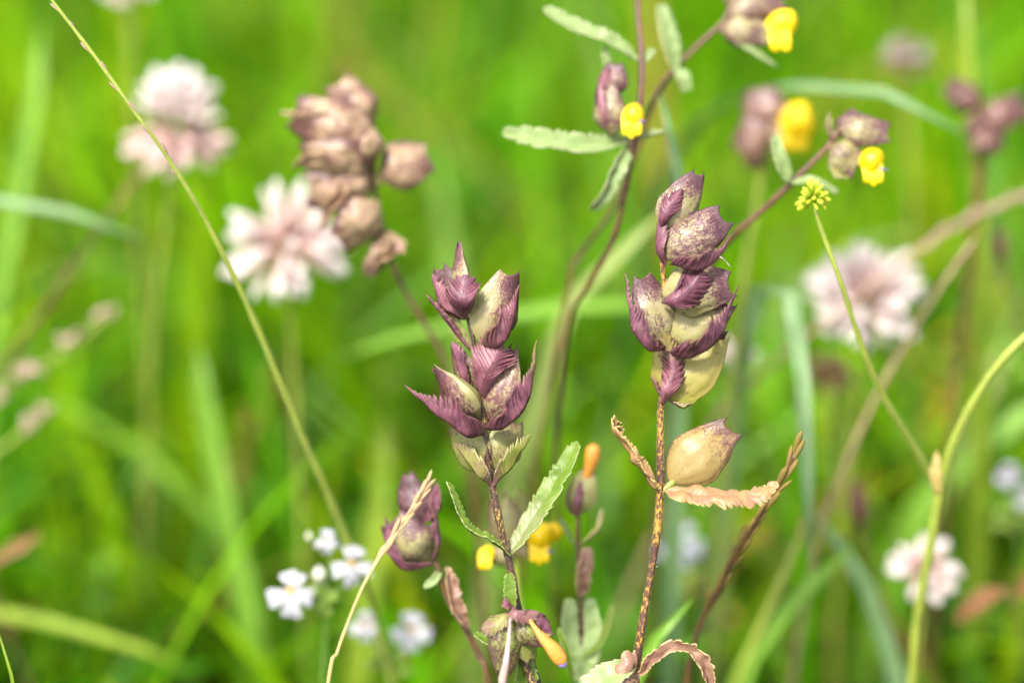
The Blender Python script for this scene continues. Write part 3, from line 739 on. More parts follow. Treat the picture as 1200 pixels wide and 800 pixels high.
Dp = rattle('yellow rattle with three pale leaf pairs and one small yellow flower on tall brown stem', [(746, -30, 30), (748, 20, 20), (752, 70, 10), (751, 115, 5), (740, 180, 10), (722, 270, 30), (692, 330, 70), (668, 375, 110), (655, 470, 180), (652, 540, 260)], [3.2, 3.6, 3.8, 3.8, 3.6, 3.4, 3.2, 3.2, 3.2, 3.2], M['stem_brown'], dz=150)
for k, (pts, w, nn) in enumerate([([(748, 72, 0), (712, 48, -10), (672, 32, -8), (637, 10, -4)], 27, VV(.2, .8, .7)), ([(742, 165, 0), (690, 172, -14), (640, 166, -14), (590, 156, -8)], 34, VV(0, .7, .8)),
                                   ([(742, 165, 0), (762, 160, -6), (780, 156, -4)], 20, VV(0, .8, .6)), ([(740, 168, 0), (722, 200, -16), (708, 228, -18), (692, 246, -10)], 24, VV(.5, .3, .9)),
                                   ([(722, 92, 0), (712, 74, -4), (709, 55, -4)], 12, VV(0, .2, 1)), ([(750, 75, 0), (762, 66, -6), (766, 58, -6)], 14, VV(0, .5, 1))]):
    leaf('leaf', Dp, pts, w, M['leaf_pale'], n=nn, teeth=11, depth=.26, fold=26, curl=14, shape='strap', seed=100 + k, dz=165, stain=.15, rag=1.2, twist=25)
calyx(Dp, (720, 158, -6), (708, 96, -10), 40, Bm, roll=20, th=.6, mouth=.4, p=(.3, .2, .3), green=.3, seed=110, dz=150)
calyx(Dp, (716, 112, -4), (722, 72, -8), 34, Bm, roll=10, th=.6, mouth=.45, p=(.45, .3, .3), green=.1, seed=111, dz=150, brown=.2)
leaf('bract', Dp, [(718, 155, -10), (703, 130, -18), (702, 92, -12)], 20, M['bract'], n=VV(.6, .2, -.5), teeth=8, depth=.3, fold=30, curl=30, stain=.2, seed=112, dz=150)
leaf('bract', Dp, [(714, 112, -10), (708, 96, -16), (712, 78, -12)], 22, M['bract'], n=VV(.3, .2, -.8), teeth=7, depth=.3, fold=20, curl=30, stain=.25, seed=113, dz=150)
corolla(Dp, (734, 146, -12), (752, 133, -22), 27, lip=(740, 140, 740, 163), tooth=(747, 142, 757, 143), dz=150, lipw=9)

E = rattle('yellow rattle with forward-jutting yellow flower and slanting dark stem', [(862, 8, 0), (846, 28, 0), (820, 52, 4), (788, 84, 10), (765, 120, 20), (745, 180, 40), (715, 250, 60), (680, 300, 80), (662, 360, 100)], [3.4, 3.6, 3.6, 3.6, 3.4, 3, 3, 3, 3], M['stem_brown'], dz=230)
calyx(E, (845, 34, -4), (905, 40, -10), 38, Bm, roll=10, th=.7, mouth=.5, p=(.25, .2, .3), green=.25, seed=120, dz=230)
calyx(E, (850, 18, -2), (922, -4, -6), 36, Bm, roll=10, th=.7, mouth=.5, p=(.3, .3, .3), green=.2, seed=121, dz=230)
calyx(E, (856, 12, 4), (880, -30, 4), 40, Bm, roll=10, th=.7, mouth=.4, p=(.35, .3, .3), green=.2, seed=122, dz=230)
leaf('bract', E, [(846, 34, 0), (874, 58, -14), (912, 80, -8)], 22, M['leaf_pale'], n=VV(.3, .8, .5), teeth=8, depth=.2, fold=25, seed=123, dz=230)
leaf('bract', E, [(842, 32, 0), (858, 46, -12), (872, 56, -8)], 18, M['bract_dark'], n=VV(.3, .8, .5), teeth=7, depth=.3, fold=25, seed=124, dz=230)
leaf('leaf', E, [(792, 84, 0), (785, 50, -6), (774, 5, -4)], 24, M['leaf_pale'], n=VV(.3, .1, 1), teeth=10, depth=.2, fold=15, shape='strap', seed=125, dz=230)
leaf('leaf', E, [(790, 82, 0), (800, 92, -6), (804, 106, -4)], 20, M['leaf_pale'], n=VV(.2, .6, .8), teeth=6, depth=.2, fold=15, shape='strap', seed=126, dz=230)
corolla(E, (900, 36, -10), (934, 26, -14), 30, lip=(912, 34, 916, 62), dz=230, lobes=2, lipw=14)

Fp = rattle('yellow rattle with two calyces and a small hooded yellow flower beside the green seed head', [(985, 150, 0), (972, 170, 0), (958, 185, 2), (922, 220, 10), (890, 250, 24), (862, 274, 40), (835, 310, 90), (800, 400, 200), (782, 500, 320)], [3.5, 3.6, 3.8, 4, 4, 4, 4, 4], M['stem_brown'], dz=160)
calyx(Fp, (974, 172, -4), (1008, 198, -12), 42, Bm, roll=10, th=.7, mouth=.55, p=(.2, .25, .25), green=.42, seed=130, dz=160)
calyx(Fp, (984, 150, -4), (1046, 156, -10), 38, Bm, roll=20, th=.7, mouth=.5, p=(.25, .4, .3), green=.32, seed=131, dz=160)
calyx(Fp, (984, 160, 2), (1006, 128, 2), 26, Bm, roll=20, th=.7, mouth=.4, p=(.5, .4, .3), green=.2, seed=132, dz=160)
leaf('bract', Fp, [(978, 172, 0), (970, 152, -8), (972, 132, -4)], 16, M['bract_green'], n=VV(.6, .2, .6), teeth=7, depth=.35, fold=30, stain=.5, seed=133, dz=160)
leaf('bract', Fp, [(976, 178, 0), (984, 202, -14), (1000, 212, -10)], 20, M['bract_green'], n=VV(-.5, .7, .3), teeth=8, depth=.3, fold=35, stain=.4, seed=134, dz=160)
leaf('leaf', Fp, [(926, 214, 0), (914, 186, -8), (908, 158, -4)], 20, M['leaf_pale'], n=VV(.4, .1, 1), teeth=9, depth=.2, fold=15, shape='strap', seed=135, dz=160)
leaf('leaf', Fp, [(928, 214, 0), (952, 212, -12), (982, 226, -6)], 14, M['leaf_pale'], n=VV(.1, .7, .8), teeth=9, depth=.2, fold=15, shape='strap', seed=136, dz=160, stain=-.1, stain_tip=.6)
corolla(Fp, (1012, 196, -12), (1032, 192, -24), 31, lip=(1022, 198, 1024, 218), tooth=(1030, 198, 1041, 199), dz=160, lipw=9)

G = rattle('heavily blurred yellow rattle with brownish calyces and large yellow flower behind', [(905, 110, 0), (900, 160, 0), (890, 220, 20), (876, 300, 40), (866, 380, 60)], [4, 4, 4, 4, 4], M['stem_green'], dz=470)
calyx(G, (902, 170, 0), (862, 150, -10), 56, M['calyx_brown'], roll=10, th=.7, mouth=.5, p=(.3, .3, .3), green=.0, brown=.5, seed=140, dz=470)
calyx(G, (900, 150, 0), (892, 100, -10), 54, M['calyx_brown'], roll=10, th=.7, mouth=.5, p=(.35, .3, .3), green=.0, brown=.5, seed=141, dz=470)
calyx(G, (896, 168, 0), (868, 190, -6), 46, M['calyx_brown'], roll=30, th=.7, mouth=.5, p=(.3, .3, .3), green=.1, brown=.4, seed=142, dz=470)
calyx(G, (898, 160, -8), (932, 150, -10), 44, M['calyx_brown'], roll=30, th=.7, mouth=.5, p=(.2, .3, .3), green=.3, brown=.2, seed=143, dz=470)
corolla(G, (922, 160, -12), (952, 140, -20), 46, lip=(930, 150, 932, 178), dz=470, lobes=2, lipw=18)

H = rattle('small purple yellow rattle crossed by the straw grass spike', [(492, 610, 0), (500, 640, 0), (512, 662, 0), (524, 700, 4), (545, 735, 10), (562, 770, 18), (575, 815, 24)], [2.5, 2.8, 3.2, 3.6, 3.8, 4, 4], M['stem_brown'], dz=110)
calyx(H, (488, 608, 0), (477, 550, 0), 36, Bm, roll=20, th=.6, mouth=.15, p=(.62, .3, .3), green=.1, seed=150, dz=110)
calyx(H, (495, 612, 0), (495, 562, 0), 46, Bm, roll=-20, th=.6, mouth=.35, p=(.58, .3, .3), green=.1, seed=151, dz=110)
calyx(H, (500, 655, 0), (456, 605, -4), 56, Bm, roll=20, th=.65, mouth=.5, p=(.28, .4, .35), green=.35, seed=152, dz=110)
leaf('bract', H, [(506, 660, -4), (476, 668, -14), (454, 645, -8), (450, 606, 0)], 34, M['bract_dark'], n=VV(.5, .9, -.1), teeth=11, depth=.25, fold=55, curl=25, seed=153, dz=110, stain=-.2)
leaf('bract', H, [(506, 658, -4), (516, 640, -12), (514, 610, -10), (500, 584, -4)], 26, M['bract_dark'], n=VV(-.7, .3, .4), teeth=9, depth=.25, fold=40, curl=30, seed=154, dz=110, stain=-.2)
leaf('bract', H, [(496, 612, -4), (512, 596, -10), (514, 566, -4)], 24, M['bract_dark'], n=VV(-.5, .2, .7), teeth=9, depth=.25, fold=30, curl=30, seed=155, dz=110, stain=-.2)
leaf('leaf', H, [(547, 735, 0), (532, 706, -8), (524, 664, -6)], 24, M['leaf_brown'], n=VV(.5, .2, .9), teeth=9, depth=.2, fold=40, shape='strap', seed=156, dz=110, stain=.3)
leaf('leaf', H, [(516, 668, 0), (508, 680, -8), (497, 688, -6)], 12, M['leaf_pale'], n=VV(.5, .7, .6), teeth=5, depth=.2, fold=20, shape='strap', seed=157, dz=110)

I = rattle('slim yellow rattle with one upright bud tipped orange', [(677, 600, 0), (677, 640, 0), (681, 700, 4), (681, 760, 10), (679, 820, 16)], [2.6, 2.8, 3, 3.2, 3.4], M['stem_brown'], dz=160)
calyx(I, (676, 604, 0), (690, 548, -4), 36, M['calyx'], roll=15, th=.8, mouth=.3, p=(-.1, .15, .2), green=.45, seed=160, dz=160)
leaf('bract', I, [(676, 606, -8), (677, 590, -22), (681, 562, -14)], 13, M['bract'], n=VV(0, .1, -1), teeth=5, depth=.2, fold=20, curl=30, seed=161, dz=160)
leaf('bract', I, [(675, 606, 0), (666, 588, -6), (672, 556, -2)], 14, M['bract_green'], n=VV(.6, .1, .8), teeth=6, depth=.2, fold=20, seed=162, dz=160, stain=.3)
o_, _, _ = tube('corolla', I, PP([(684, 566, 158), (690, 552, 154), (694, 536, 150), (695, 525, 150), (695, 520, 150)]), np.array([4, 6, 9, 8.5, 2.5]) * scale_at(160), M['orange'], n=24, seg=14)
leaf('leaf', I, [(678, 640, 0), (692, 630, -12), (703, 618, -12), (705, 596, -4)], 15, M['bract_green'], n=VV(-.5, .8, .3), teeth=8, depth=.25, fold=30, seed=163, dz=160, stain=.4)
leaf('leaf', I, [(677, 640, 0), (666, 630, -10), (656, 606, -6)], 15, M['leaf_pale'], n=VV(.5, .8, .3), teeth=8, depth=.25, fold=30, seed=164, dz=160)
leaf('leaf', I, [(682, 700, 0), (684, 670, -12), (688, 642, -8)], 22, M['leaf_brown'], n=VV(0, .1, 1), teeth=7, depth=.2, fold=30, shape='strap', seed=165, dz=160, stain=.2)
leaf('leaf', I, [(681, 800, 0), (694, 752, -6), (692, 700, -4)], 24, M['leaf_pale'], n=VV(-.2, .1, 1), teeth=9, depth=.15, fold=12, shape='strap', seed=166, dz=165, stain=-.4)
leaf('leaf', I, [(680, 800, 0), (668, 750, -6), (668, 700, -4)], 24, M['leaf_pale'], n=VV(.2, .1, 1), teeth=9, depth=.15, fold=12, shape='strap', seed=167, dz=165, stain=-.4)
leaf('leaf', I, [(682, 772, 0), (704, 752, -6), (718, 708, -4)], 10, M['leaf'], n=VV(-.2, .4, 1), teeth=9, depth=.15, fold=40, shape='strap', seed=168, dz=160, stain=-.4)
leaf('leaf', I, [(672, 800, 0), (664, 760, -16), (654, 735, -16)], 10, M['leaf'], n=VV(-.2, .4, 1), teeth=7, depth=.2, fold=40, shape='strap', seed=169, dz=120, stain=-.4)

K = rattle('pale yellow rattle with two yellow flowers, hidden partly by the speckled stem', [(600, 590, 0), (604, 630, 0), (606, 680, 10), (614, 740, 20), (622, 800, 26)], [3, 3.4, 3.8, 4, 4], M['stem_green'], dz=180)
for k, (b, tp, w) in enumerate([((602, 640), (584, 580), 44), ((604, 642), (622, 588), 42), ((604, 650), (572, 652), 26), ((604, 650), (626, 630), 30)]):
    calyx(K, (*b, 0), (*tp, -6), w, M['calyx'], roll=20, th=.7, mouth=.4, p=(.12, .25, .2), green=.45, seed=170 + k, dz=180)
leaf('bract', K, [(602, 640, 0), (588, 606, -10), (592, 572, -6)], 26, M['bract_green'], n=VV(.3, .1, 1), teeth=8, depth=.3, fold=20, seed=175, dz=180, stain=.3)
leaf('bract', K, [(604, 640, 0), (612, 606, -10), (606, 570, -6)], 26, M['bract_green'], n=VV(-.3, .1, 1), teeth=8, depth=.3, fold=20, seed=176, dz=180, stain=.1)
corolla(K, (622, 630, -12), (644, 632, -28), 31, lip=(632, 640, 632, 662), tooth=(640, 646, 649, 645), dz=180, lipw=9)
corolla(K, (640, 622, 0), (656, 630, -8), 22, dz=190)
corolla(K, (578, 652, -6), (566, 648, -14), 17, lip=(568, 654, 568, 668), dz=180, lobes=2, lipw=9)

# ------------------------------------------------------------------ clover heads
def floret_mesh(name, base_c, tip_c):
    """one pea-like floret: narrow at the base, flattened, rounded at the tip; one unit long along z"""
    n, seg = 9, 8
    t = np.linspace(0, 1, n)
    r = prof([(0, .05), (.25, .09), (.6, .17), (.85, .15), (1, .03)], t)
    v, ti = [], []
    for i in range(n):
        for j in range(seg):
            a = 2 * math.pi * j / seg
            v.append((math.cos(a) * r[i], math.sin(a) * r[i] * .62 + .12 * t[i] ** 2, t[i]))
            ti.append(np.array(base_c) * (1 - t[i]) ** 1.2 + np.array(tip_c) * (1 - (1 - t[i]) ** 1.2))
    f = grid_faces(n, seg, True) + [tuple(range(seg))[::-1], tuple(range((n - 1) * seg, n * seg))]
    return make_mesh(name, v, f, M['petal'], None, np.array(ti))
M['petal'] = soft_mat('petal', (1.06, 1.04, 1.04), (0.92, 0.94, 0.94), 500, 0.5, 0.5, use_tint=True)
FL = {'white': floret_mesh('floret', (0.64, 0.36, 0.31), (0.78, 0.73, 0.71)), 'pink': floret_mesh('floret', (0.62, 0.34, 0.30), (0.75, 0.60, 0.56)),
      'old': floret_mesh('floret', (0.22, 0.11, 0.06), (0.32, 0.18, 0.12)), 'lilac': floret_mesh('floret', (0.42, 0.28, 0.26), (0.50, 0.47, 0.50))}
def put(name, me, parent, pos, zdir, scale, spin=0.0):
    from mathutils import Matrix
    q = Vector(nrm(zdir).tolist()).to_track_quat('Z', 'Y')
    o = link(bpy.data.objects.new(name, me))
    o.parent = parent
    org = np.array(root_of(parent).location)
    o.matrix_local = Matrix.Translation(Vector((np.asarray(pos) - org).tolist())) @ q.to_matrix().to_4x4() @ Matrix.Rotation(spin, 4, 'Z') @ Matrix.Diagonal((*scale, 1))
    return o
def clover(label, c, R, dz, axis, stem_pts, rings, seed, width=1.0):
    """rings: (polar angle, count, length factor, colour)"""
    rg = np.random.RandomState(seed)
    t = thing('white_clover', label, 'clover', plant_base(stem_pts, dz), 'clover heads in the grass')
    stalk(t, stem_pts, [3.2] * len(stem_pts), M['stem_green'], dz, seg=8)
    ax = nrm(axis); s1 = nrm(np.cross(ax, [0.2, 0.9, 0.3])); s2 = np.cross(ax, s1)
    px = scale_at(dz); C0 = P(c[0], c[1], dz)
    for th, cnt, lf, colr, *sh in rings:
        off = rg.rand() * 6.28
        for k in range(cnt):
            a = off + 6.283 * k / cnt + rg.normal(0, .12); p = math.radians(th + rg.normal(0, 7))
            d = ax * math.cos(p) + (s1 * math.cos(a) + s2 * math.sin(a)) * math.sin(p)
            L = R * px * lf * rg.uniform(.85, 1.12)
            put('floret', FL[colr], t, C0 + ax * (sh[0] if sh else 0) * px + d * R * px * .18, d, (L * width * 1.0, L * width * 1.0, L), rg.rand() * 6.28)
    return t
clover('two-tiered clover head, white dome over drooping pink skirt, behind the slanting grass stalk', (206, 150), 52, 640, VV(.05, 1, .25), [(206, 160), (200, 215, 20), (190, 300, 60), (180, 380, 100)],
       [(8, 6, 1.0, 'white', 10), (26, 12, 1.0, 'white', 10), (46, 16, .92, 'white', 10), (66, 14, .85, 'white', 8), (84, 12, .7, 'pink', -2), (106, 17, 1.08, 'pink', -6), (126, 15, 1.0, 'pink', -4)], 1, .85)
clover('open starry pinkish white clover head below the withered brown seed head', (336, 286), 66, 560, VV(.1, .75, .75), [(338, 298), (340, 360, 30), (345, 440, 80), (350, 540, 120)],
       [(14, 4, .6, 'pink'), (36, 5, 1.05, 'white'), (64, 9, 1.05, 'white'), (90, 15, 1.0, 'white'), (112, 17, 1.05, 'white')], 2, .75)
clover('round white clover head with pink heart behind the curved green stalk', (1016, 354), 60, 620, VV(-.1, .55, .9), [(1016, 365, 6), (1010, 430, 40), (1000, 500, 90), (990, 600, 120)],
       [(0, 3, .5, 'pink'), (24, 6, .65, 'pink'), (46, 12, .95, 'white'), (68, 18, 1.0, 'white'), (90, 20, 1.0, 'white'), (112, 10, .9, 'old')], 3, .95)
clover('sparse white clover head low in the grass behind the forked green stalk', (1083, 668), 38, 520, VV(0, .7, .75), [(1083, 672), (1078, 730, 20), (1070, 800, 40)],
       [(20, 3, .7, 'pink'), (60, 6, 1.05, 'white'), (95, 8, 1.0, 'white')], 4, 1.25)
clover('small white clover head peeping out beside the pale golden calyx', (862, 420), 24, 640, VV(.2, .8, .5), [(862, 424), (860, 480, 20), (856, 560, 60)],
       [(15, 4, .9, 'white'), (55, 8, 1.0, 'white'), (90, 8, 1.0, 'white')], 5, 1.3)
clover('faded brown clover head under the round white clover', (972, 440), 26, 760, VV(.2, .8, .4), [(972, 444), (975, 500, 20), (980, 600, 60)],
       [(15, 4, .9, 'old'), (55, 8, 1.0, 'old'), (90, 9, 1.0, 'old'), (125, 7, .9, 'old')], 6, 1.2)
clover('dim lilac clover head above the arching blue-green blade', (1062, 72), 26, 900, VV(0, .8, .5), [(1062, 76), (1064, 130, 20), (1068, 220, 60)],
       [(15, 4, .9, 'old'), (55, 8, 1.0, 'lilac'), (90, 9, 1.0, 'old')], 7, 1.1)
clover('pale clover head above and beyond the pink-skirted clover', (150, -10), 28, 800, VV(0, .8, .5), [(150, -2), (152, 60, 20), (156, 140, 60)],
       [(15, 4, .9, 'white'), (55, 8, 1.0, 'pink'), (90, 9, 1.0, 'white')], 8, 1.2)

# ------------------------------------------------------------------ eyebright
def eyebright(label, stem_pts, dz, flowers, buds=(), seed=0):
    t = thing('eyebright', label, 'wildflower', plant_base(stem_pts, dz), 'small white eyebright flowers')
    stalk(t, stem_pts, [1.6] * len(stem_pts), M['stem_dull'], dz, seg=8)
    for k, (x, y, r, z, nn, tone) in enumerate(flowers):
        tube('flower_stalk', t, PP([(x, y, z + 2), (x + 4, y + 14, z + 10), (stem_pts[1][0], stem_pts[1][1], 0)], dz), np.array([1.8, 1.4, 1.4]) * scale_at(dz), M['stem_dull'], n=10, seg=6)
        hub = None
        for a, l, w in ((100, .8, .75), (65, .8, .75), (-20, 1, .85), (-90, 1.1, .95), (-158, 1, .85)):
            ca, sa = math.cos(math.radians(a)), math.sin(math.radians(a))
            leaf('petal', t, [(x + ca * r * .08, y - sa * r * .08, z), (x + ca * r * .5 * l, y - sa * r * .5 * l, z - 6), (x + ca * r * l, y - sa * r * l, z - 2)], r * w, M['petal_' + tone],
                 n=nn, teeth=0, fold=5, curl=-10, shape='petal', edge=0, dz=dz, seed=seed + k + a, solid=.0003)
        tube('flower_throat', t, PP([(x, y, z + 4), (x, y, z - 3), (x, y - r * .05, z - 8)], dz), np.array([r * .1, r * .17, r * .05]) * scale_at(dz), M['eye'], n=8, seg=8)
    for k, (x, y, r, z) in enumerate(buds):
        tube('bud', t, PP([(x, y + r, z), (x, y, z - 2), (x, y - r, z)], dz), np.array([r * .3, r * .9, r * .2]) * scale_at(dz), M['bud'], n=10, seg=10)
    for k in range(4):
        p0 = stem_pts[1]; a = -60 + k * 60 + seed
        leaf('leaf', t, [(p0[0], p0[1] + 8 * k, 0), (p0[0] + 16 * math.cos(a), p0[1] + 8 * k - 8, -4), (p0[0] + 30 * math.cos(a), p0[1] + 8 * k - 6, -2)], 18, M['leaf'], n=VV(0, .8, .6), teeth=4, depth=.25, fold=15, dz=dz, seed=k)
    return t
M['petal_white'] = soft_mat('white petal tissue', (0.43, 0.425, 0.455), (0.36, 0.355, 0.395), 300, 0.5, 0.3)
M['petal_lilac'] = soft_mat('lilac petal tissue', (0.32, 0.32, 0.38), (0.28, 0.28, 0.35), 300, 0.5, 0.3)
M['bud'] = soft_mat('pale bud', (0.46, 0.50, 0.30), (0.56, 0.54, 0.50), 500, 0.5, 0.3)
eyebright('white eyebright with yellow throats in a cluster beside the straw grass spike', [(382, 676, 4), (382, 700, 6), (380, 760, 14), (378, 820, 20)], 270,
          [(341, 692, 27, -6, VV(-.2, .25, 1), 'white'), (413, 660, 24, 0, VV(.5, .5, .75), 'white'), (383, 632, 14, 4, VV(0, .6, .8), 'white')], [(374, 673, 10, 0), (362, 628, 5, 8)], 1)
eyebright('blurred pair of white eyebright flowers beside the small purple rattle stem', [(458, 748, 4), (456, 770, 6), (456, 830, 14)], 400,
          [(429, 731, 18, 0, VV(-.2, .3, 1), 'white'), (482, 737, 23, 0, VV(.2, .3, 1), 'white')], [], 12)
eyebright('lone bluish white eyebright flower behind the golden stem', [(797, 640, 6), (800, 680, 14), (804, 760, 30)], 620, [(796, 634, 28, 0, VV(.1, .4, 1), 'lilac')], [], 23)
eyebright('tiny pale eyebright pair beside the broad bright grass blade', [(1190, 570, 6), (1192, 600, 14), (1196, 700, 30)], 620, [(1182, 556, 15, 0, VV(.1, .4, 1), 'lilac'), (1206, 584, 15, 0, VV(.1, .4, 1), 'lilac')], [], 34)

# ------------------------------------------------------------------ buttercup seed head
bp = [(954, 240, 0), (962, 268, 4), (985, 330, 16), (1010, 405, 50), (1038, 470, 90), (1082, 542, 150), (1098, 590, 180), (1082, 680, 220), (1070, 780, 260)]
T_ = thing('buttercup', 'green buttercup seed head on a long curved stalk', 'wildflower', plant_base(bp, 60))
stalk(T_, bp, [2.2, 2.6, 3, 3.4, 3.8, 4.2, 4.4, 4.4, 4.4], M['stem_green'], 60, seg=10, wobble=.1)
ach = floret_mesh('achene', (0.36, 0.50, 0.01), (0.62, 0.66, 0.06))
rg = np.random.RandomState(4)
for k in range(34):
    z = 1 - 1.75 * k / 33; a = k * 2.4
    d = VV(math.sqrt(max(0, 1 - z * z)) * math.cos(a), z, math.sqrt(max(0, 1 - z * z)) * math.sin(a))
    px = scale_at(60)
    put('achene', ach, T_, P(952, 232, 60) + d * px * 3, d, (px * 19, px * 19, px * 15 * rg.uniform(.8, 1.4)), rg.rand() * 6)
bp2 = [(1235, 372, 40), (1200, 396, 40), (1160, 440, 50), (1125, 500, 70), (1105, 555, 90), (1094, 620, 110), (1076, 720, 150), (1068, 810, 190)]
T2 = thing('buttercup', 'thick bare green stalk curving up beside the clover low in the grass', 'wildflower', plant_base(bp2, 120))
stalk(T2, bp2, [4, 4.4, 4.8, 5, 5.4, 6, 6, 6], M['stem_green'], 120, seg=10, wobble=.1)
leaf('leaf', T2, [(1100, 580, 90), (1096, 555, 80), (1098, 528, 80)], 14, M['leaf_gold'], n=VV(0, .1, 1), teeth=3, depth=.2, fold=20, dz=120)

# ------------------------------------------------------------------ grass stalks with spikelets
def spike(name, label, pts, radii, smat, dz, fmat, spans, size, ground=True, cat='grass', lean=22, group='grass flower stalks'):
    """culm with spikelets set alternately on it; spans = (from, to, count) along the photo points; size = (length, width) px"""
    t = thing(name, label, cat, plant_base(pts, dz), group)
    o, cc, rr = stalk(t, pts, radii, smat, dz, seg=8)
    c = spline(PP(pts, dz), 200)
    px = scale_at(np.mean([p[2] if len(p) > 2 else 0 for p in pts]) + dz)
    me = None
    rg = np.random.RandomState(int(pts[0][0] * 7 + 3000) % 9999)
    for a, b, n in spans:
        for k in range(n):
            i = int((a + (b - a) * (k + .5) / n) * 199)
            T = nrm(c[max(0, i - 2)] - c[min(199, i + 2)])
            S = nrm(np.cross(T, -DIR))
            sd = 1 if k % 2 else -1
            L, Wd = size[0] * px * rg.uniform(.85, 1.15), size[1] * px
            d = nrm(T + (S * sd + (-DIR) * rg.uniform(-.5, .7)) * math.tan(math.radians(lean)))
            if me is None:
                me = floret_mesh('spikelet', (1, 1, 1), (1, 1, 1)); me.materials.clear(); me.materials.append(fmat)
            put('spikelet', me, t, c[i] + S * sd * radii[0] * px * .5, d, (Wd * 3, Wd * 3, L), rg.rand() * 6)
    return t
spike('grass_stalk', 'thin yellow-green grass stalk slanting past the two-tiered clover', [(50, -20, 0), (62, 2, 0), (110, 65, 4), (158, 132, 10), (200, 190, 26), (250, 275, 60), (300, 380, 110), (350, 500, 170), (400, 615, 240), (440, 720, 320)],
      [1.7, 1.9, 2.1, 2.3, 2.5, 2.8, 3.2, 3.6, 4, 4], M['stem_green'], 20, M['spikelet_pink'], [(.03, .32, 9)], (19, 4.5), lean=5)
spike('grass_stalk', 'straw-coloured grass spike leaning across the small purple rattle', [(497, 574, 0), (478, 604, 0), (458, 632, 2), (438, 664, 4), (424, 690, 6), (408, 728, 8), (394, 768, 8), (384, 805, 8)],
      [1.2, 1.8, 2, 2.2, 2, 1.9, 2, 2.2], M['stem_straw'], 45, M['spikelet'], [(.0, .42, 15)], (30, 6.5), lean=5)
spike('grass_stalk', 'reddish green ryegrass spike behind the tan leaf tip', [(932, 530, 0), (915, 565, 10), (892, 600, 30), (868, 640, 60), (846, 684, 90), (826, 718, 120), (812, 760, 150), (804, 810, 180)],
      [2, 2.8, 3.2, 3.4, 3.6, 3.6, 3.6, 3.6], M['stem_brown'], 40, M['spikelet_red'], [(.0, .72, 22)], (36, 8), lean=7)
spike('grass_stalk', 'long pinkish grass stalk slanting across the round white clover', [(1230, 208, 0), (1200, 228, 0), (1140, 254, 10), (1080, 290, 20), (1030, 330, 30), (985, 365, 40), (930, 405, 60), (880, 450, 90), (840, 490, 120)],
      [2.4, 2.8, 3, 3, 3, 3, 3, 3, 3], M['stem_pink'], 520, M['spikelet_pink'], [(.05, .4, 8)], (34, 6), lean=5)
spike('grass_stalk', 'dark brown bare stalk rising to a point beside the round white clover', [(1142, 280, 0), (1112, 322, 0), (1080, 372, 10), (1045, 430, 20), (1010, 500, 40), (985, 560, 60), (965, 610, 80), (945, 700, 120)],
      [2, 2.6, 2.8, 3, 3, 3, 3, 3], M['stem_pink'], 400, M['spikelet_red'], [(.0, .2, 5)], (24, 3.4), lean=8)
spike('grass_stalk', 'dark brown stalk slanting below the two-tiered clover', [(162, 205, 0), (130, 250, 10), (95, 300, 20), (60, 350, 30), (15, 415, 50), (-20, 470, 80)], [2, 2.4, 2.8, 2.8, 2.8, 2.8], M['stem_brown'], 560, M['spikelet_red'], [(.0, .2, 4)], (24, 4), lean=8)
spike('grass_stalk', 'olive yellow stalk standing behind the ryegrass spike', [(945, 610, 0), (925, 660, 10), (905, 705, 20), (880, 760, 40), (862, 810, 60)], [3.5, 5, 5.5, 5.5, 5.5], M['stem_green'], 420, M['spikelet_red'], [(.0, .18, 6)], (34, 5), lean=8)
def panicle(label, pts, dz, heads, seed):
    t = thing('grass_panicle', label, 'grass', plant_base(pts, dz), 'pink grass panicles')
    stalk(t, pts, [2.2] * len(pts), M['stem_green'], dz, seg=8)
    me = floret_mesh('spikelet', (1, 1, 1), (1, 1, 1)); me.materials.clear(); me.materials.append(M['spikelet_pink2'])
    rg = np.random.RandomState(seed)
    px = scale_at(dz)
    for x, y, n in heads:
        for k in range(n):
            d = nrm(VV(rg.normal(.3, .6), rg.normal(.7, .4), rg.normal(.2, .5)))
            put('spikelet', me, t, P(x + rg.normal(0, 5), y + rg.normal(0, 5), dz) - d * 8 * px, d, (px * 28, px * 28, px * 21), rg.rand() * 6)
    return t
M['spikelet_pink2'] = soft_mat('pale pink spikelet', (0.50, 0.36, 0.30), (0.46, 0.26, 0.24), 300, 0.5, 0.3)
panicle('pale pink grass panicle rising in a loose row of tufts', [(128, 366), (90, 402, 0), (55, 425, 6), (20, 448, 10), (-20, 500, 30)], 600, [(122, 372, 3), (94, 398, 2), (76, 407, 3), (42, 430, 2), (23, 438, 4), (-2, 462, 3)], 3)
panicle('short pink grass panicle with two dull tufts', [(58, 485), (40, 495, 0), (10, 520, 10), (-20, 560, 20)], 600, [(50, 488, 4), (32, 500, 4)], 5)

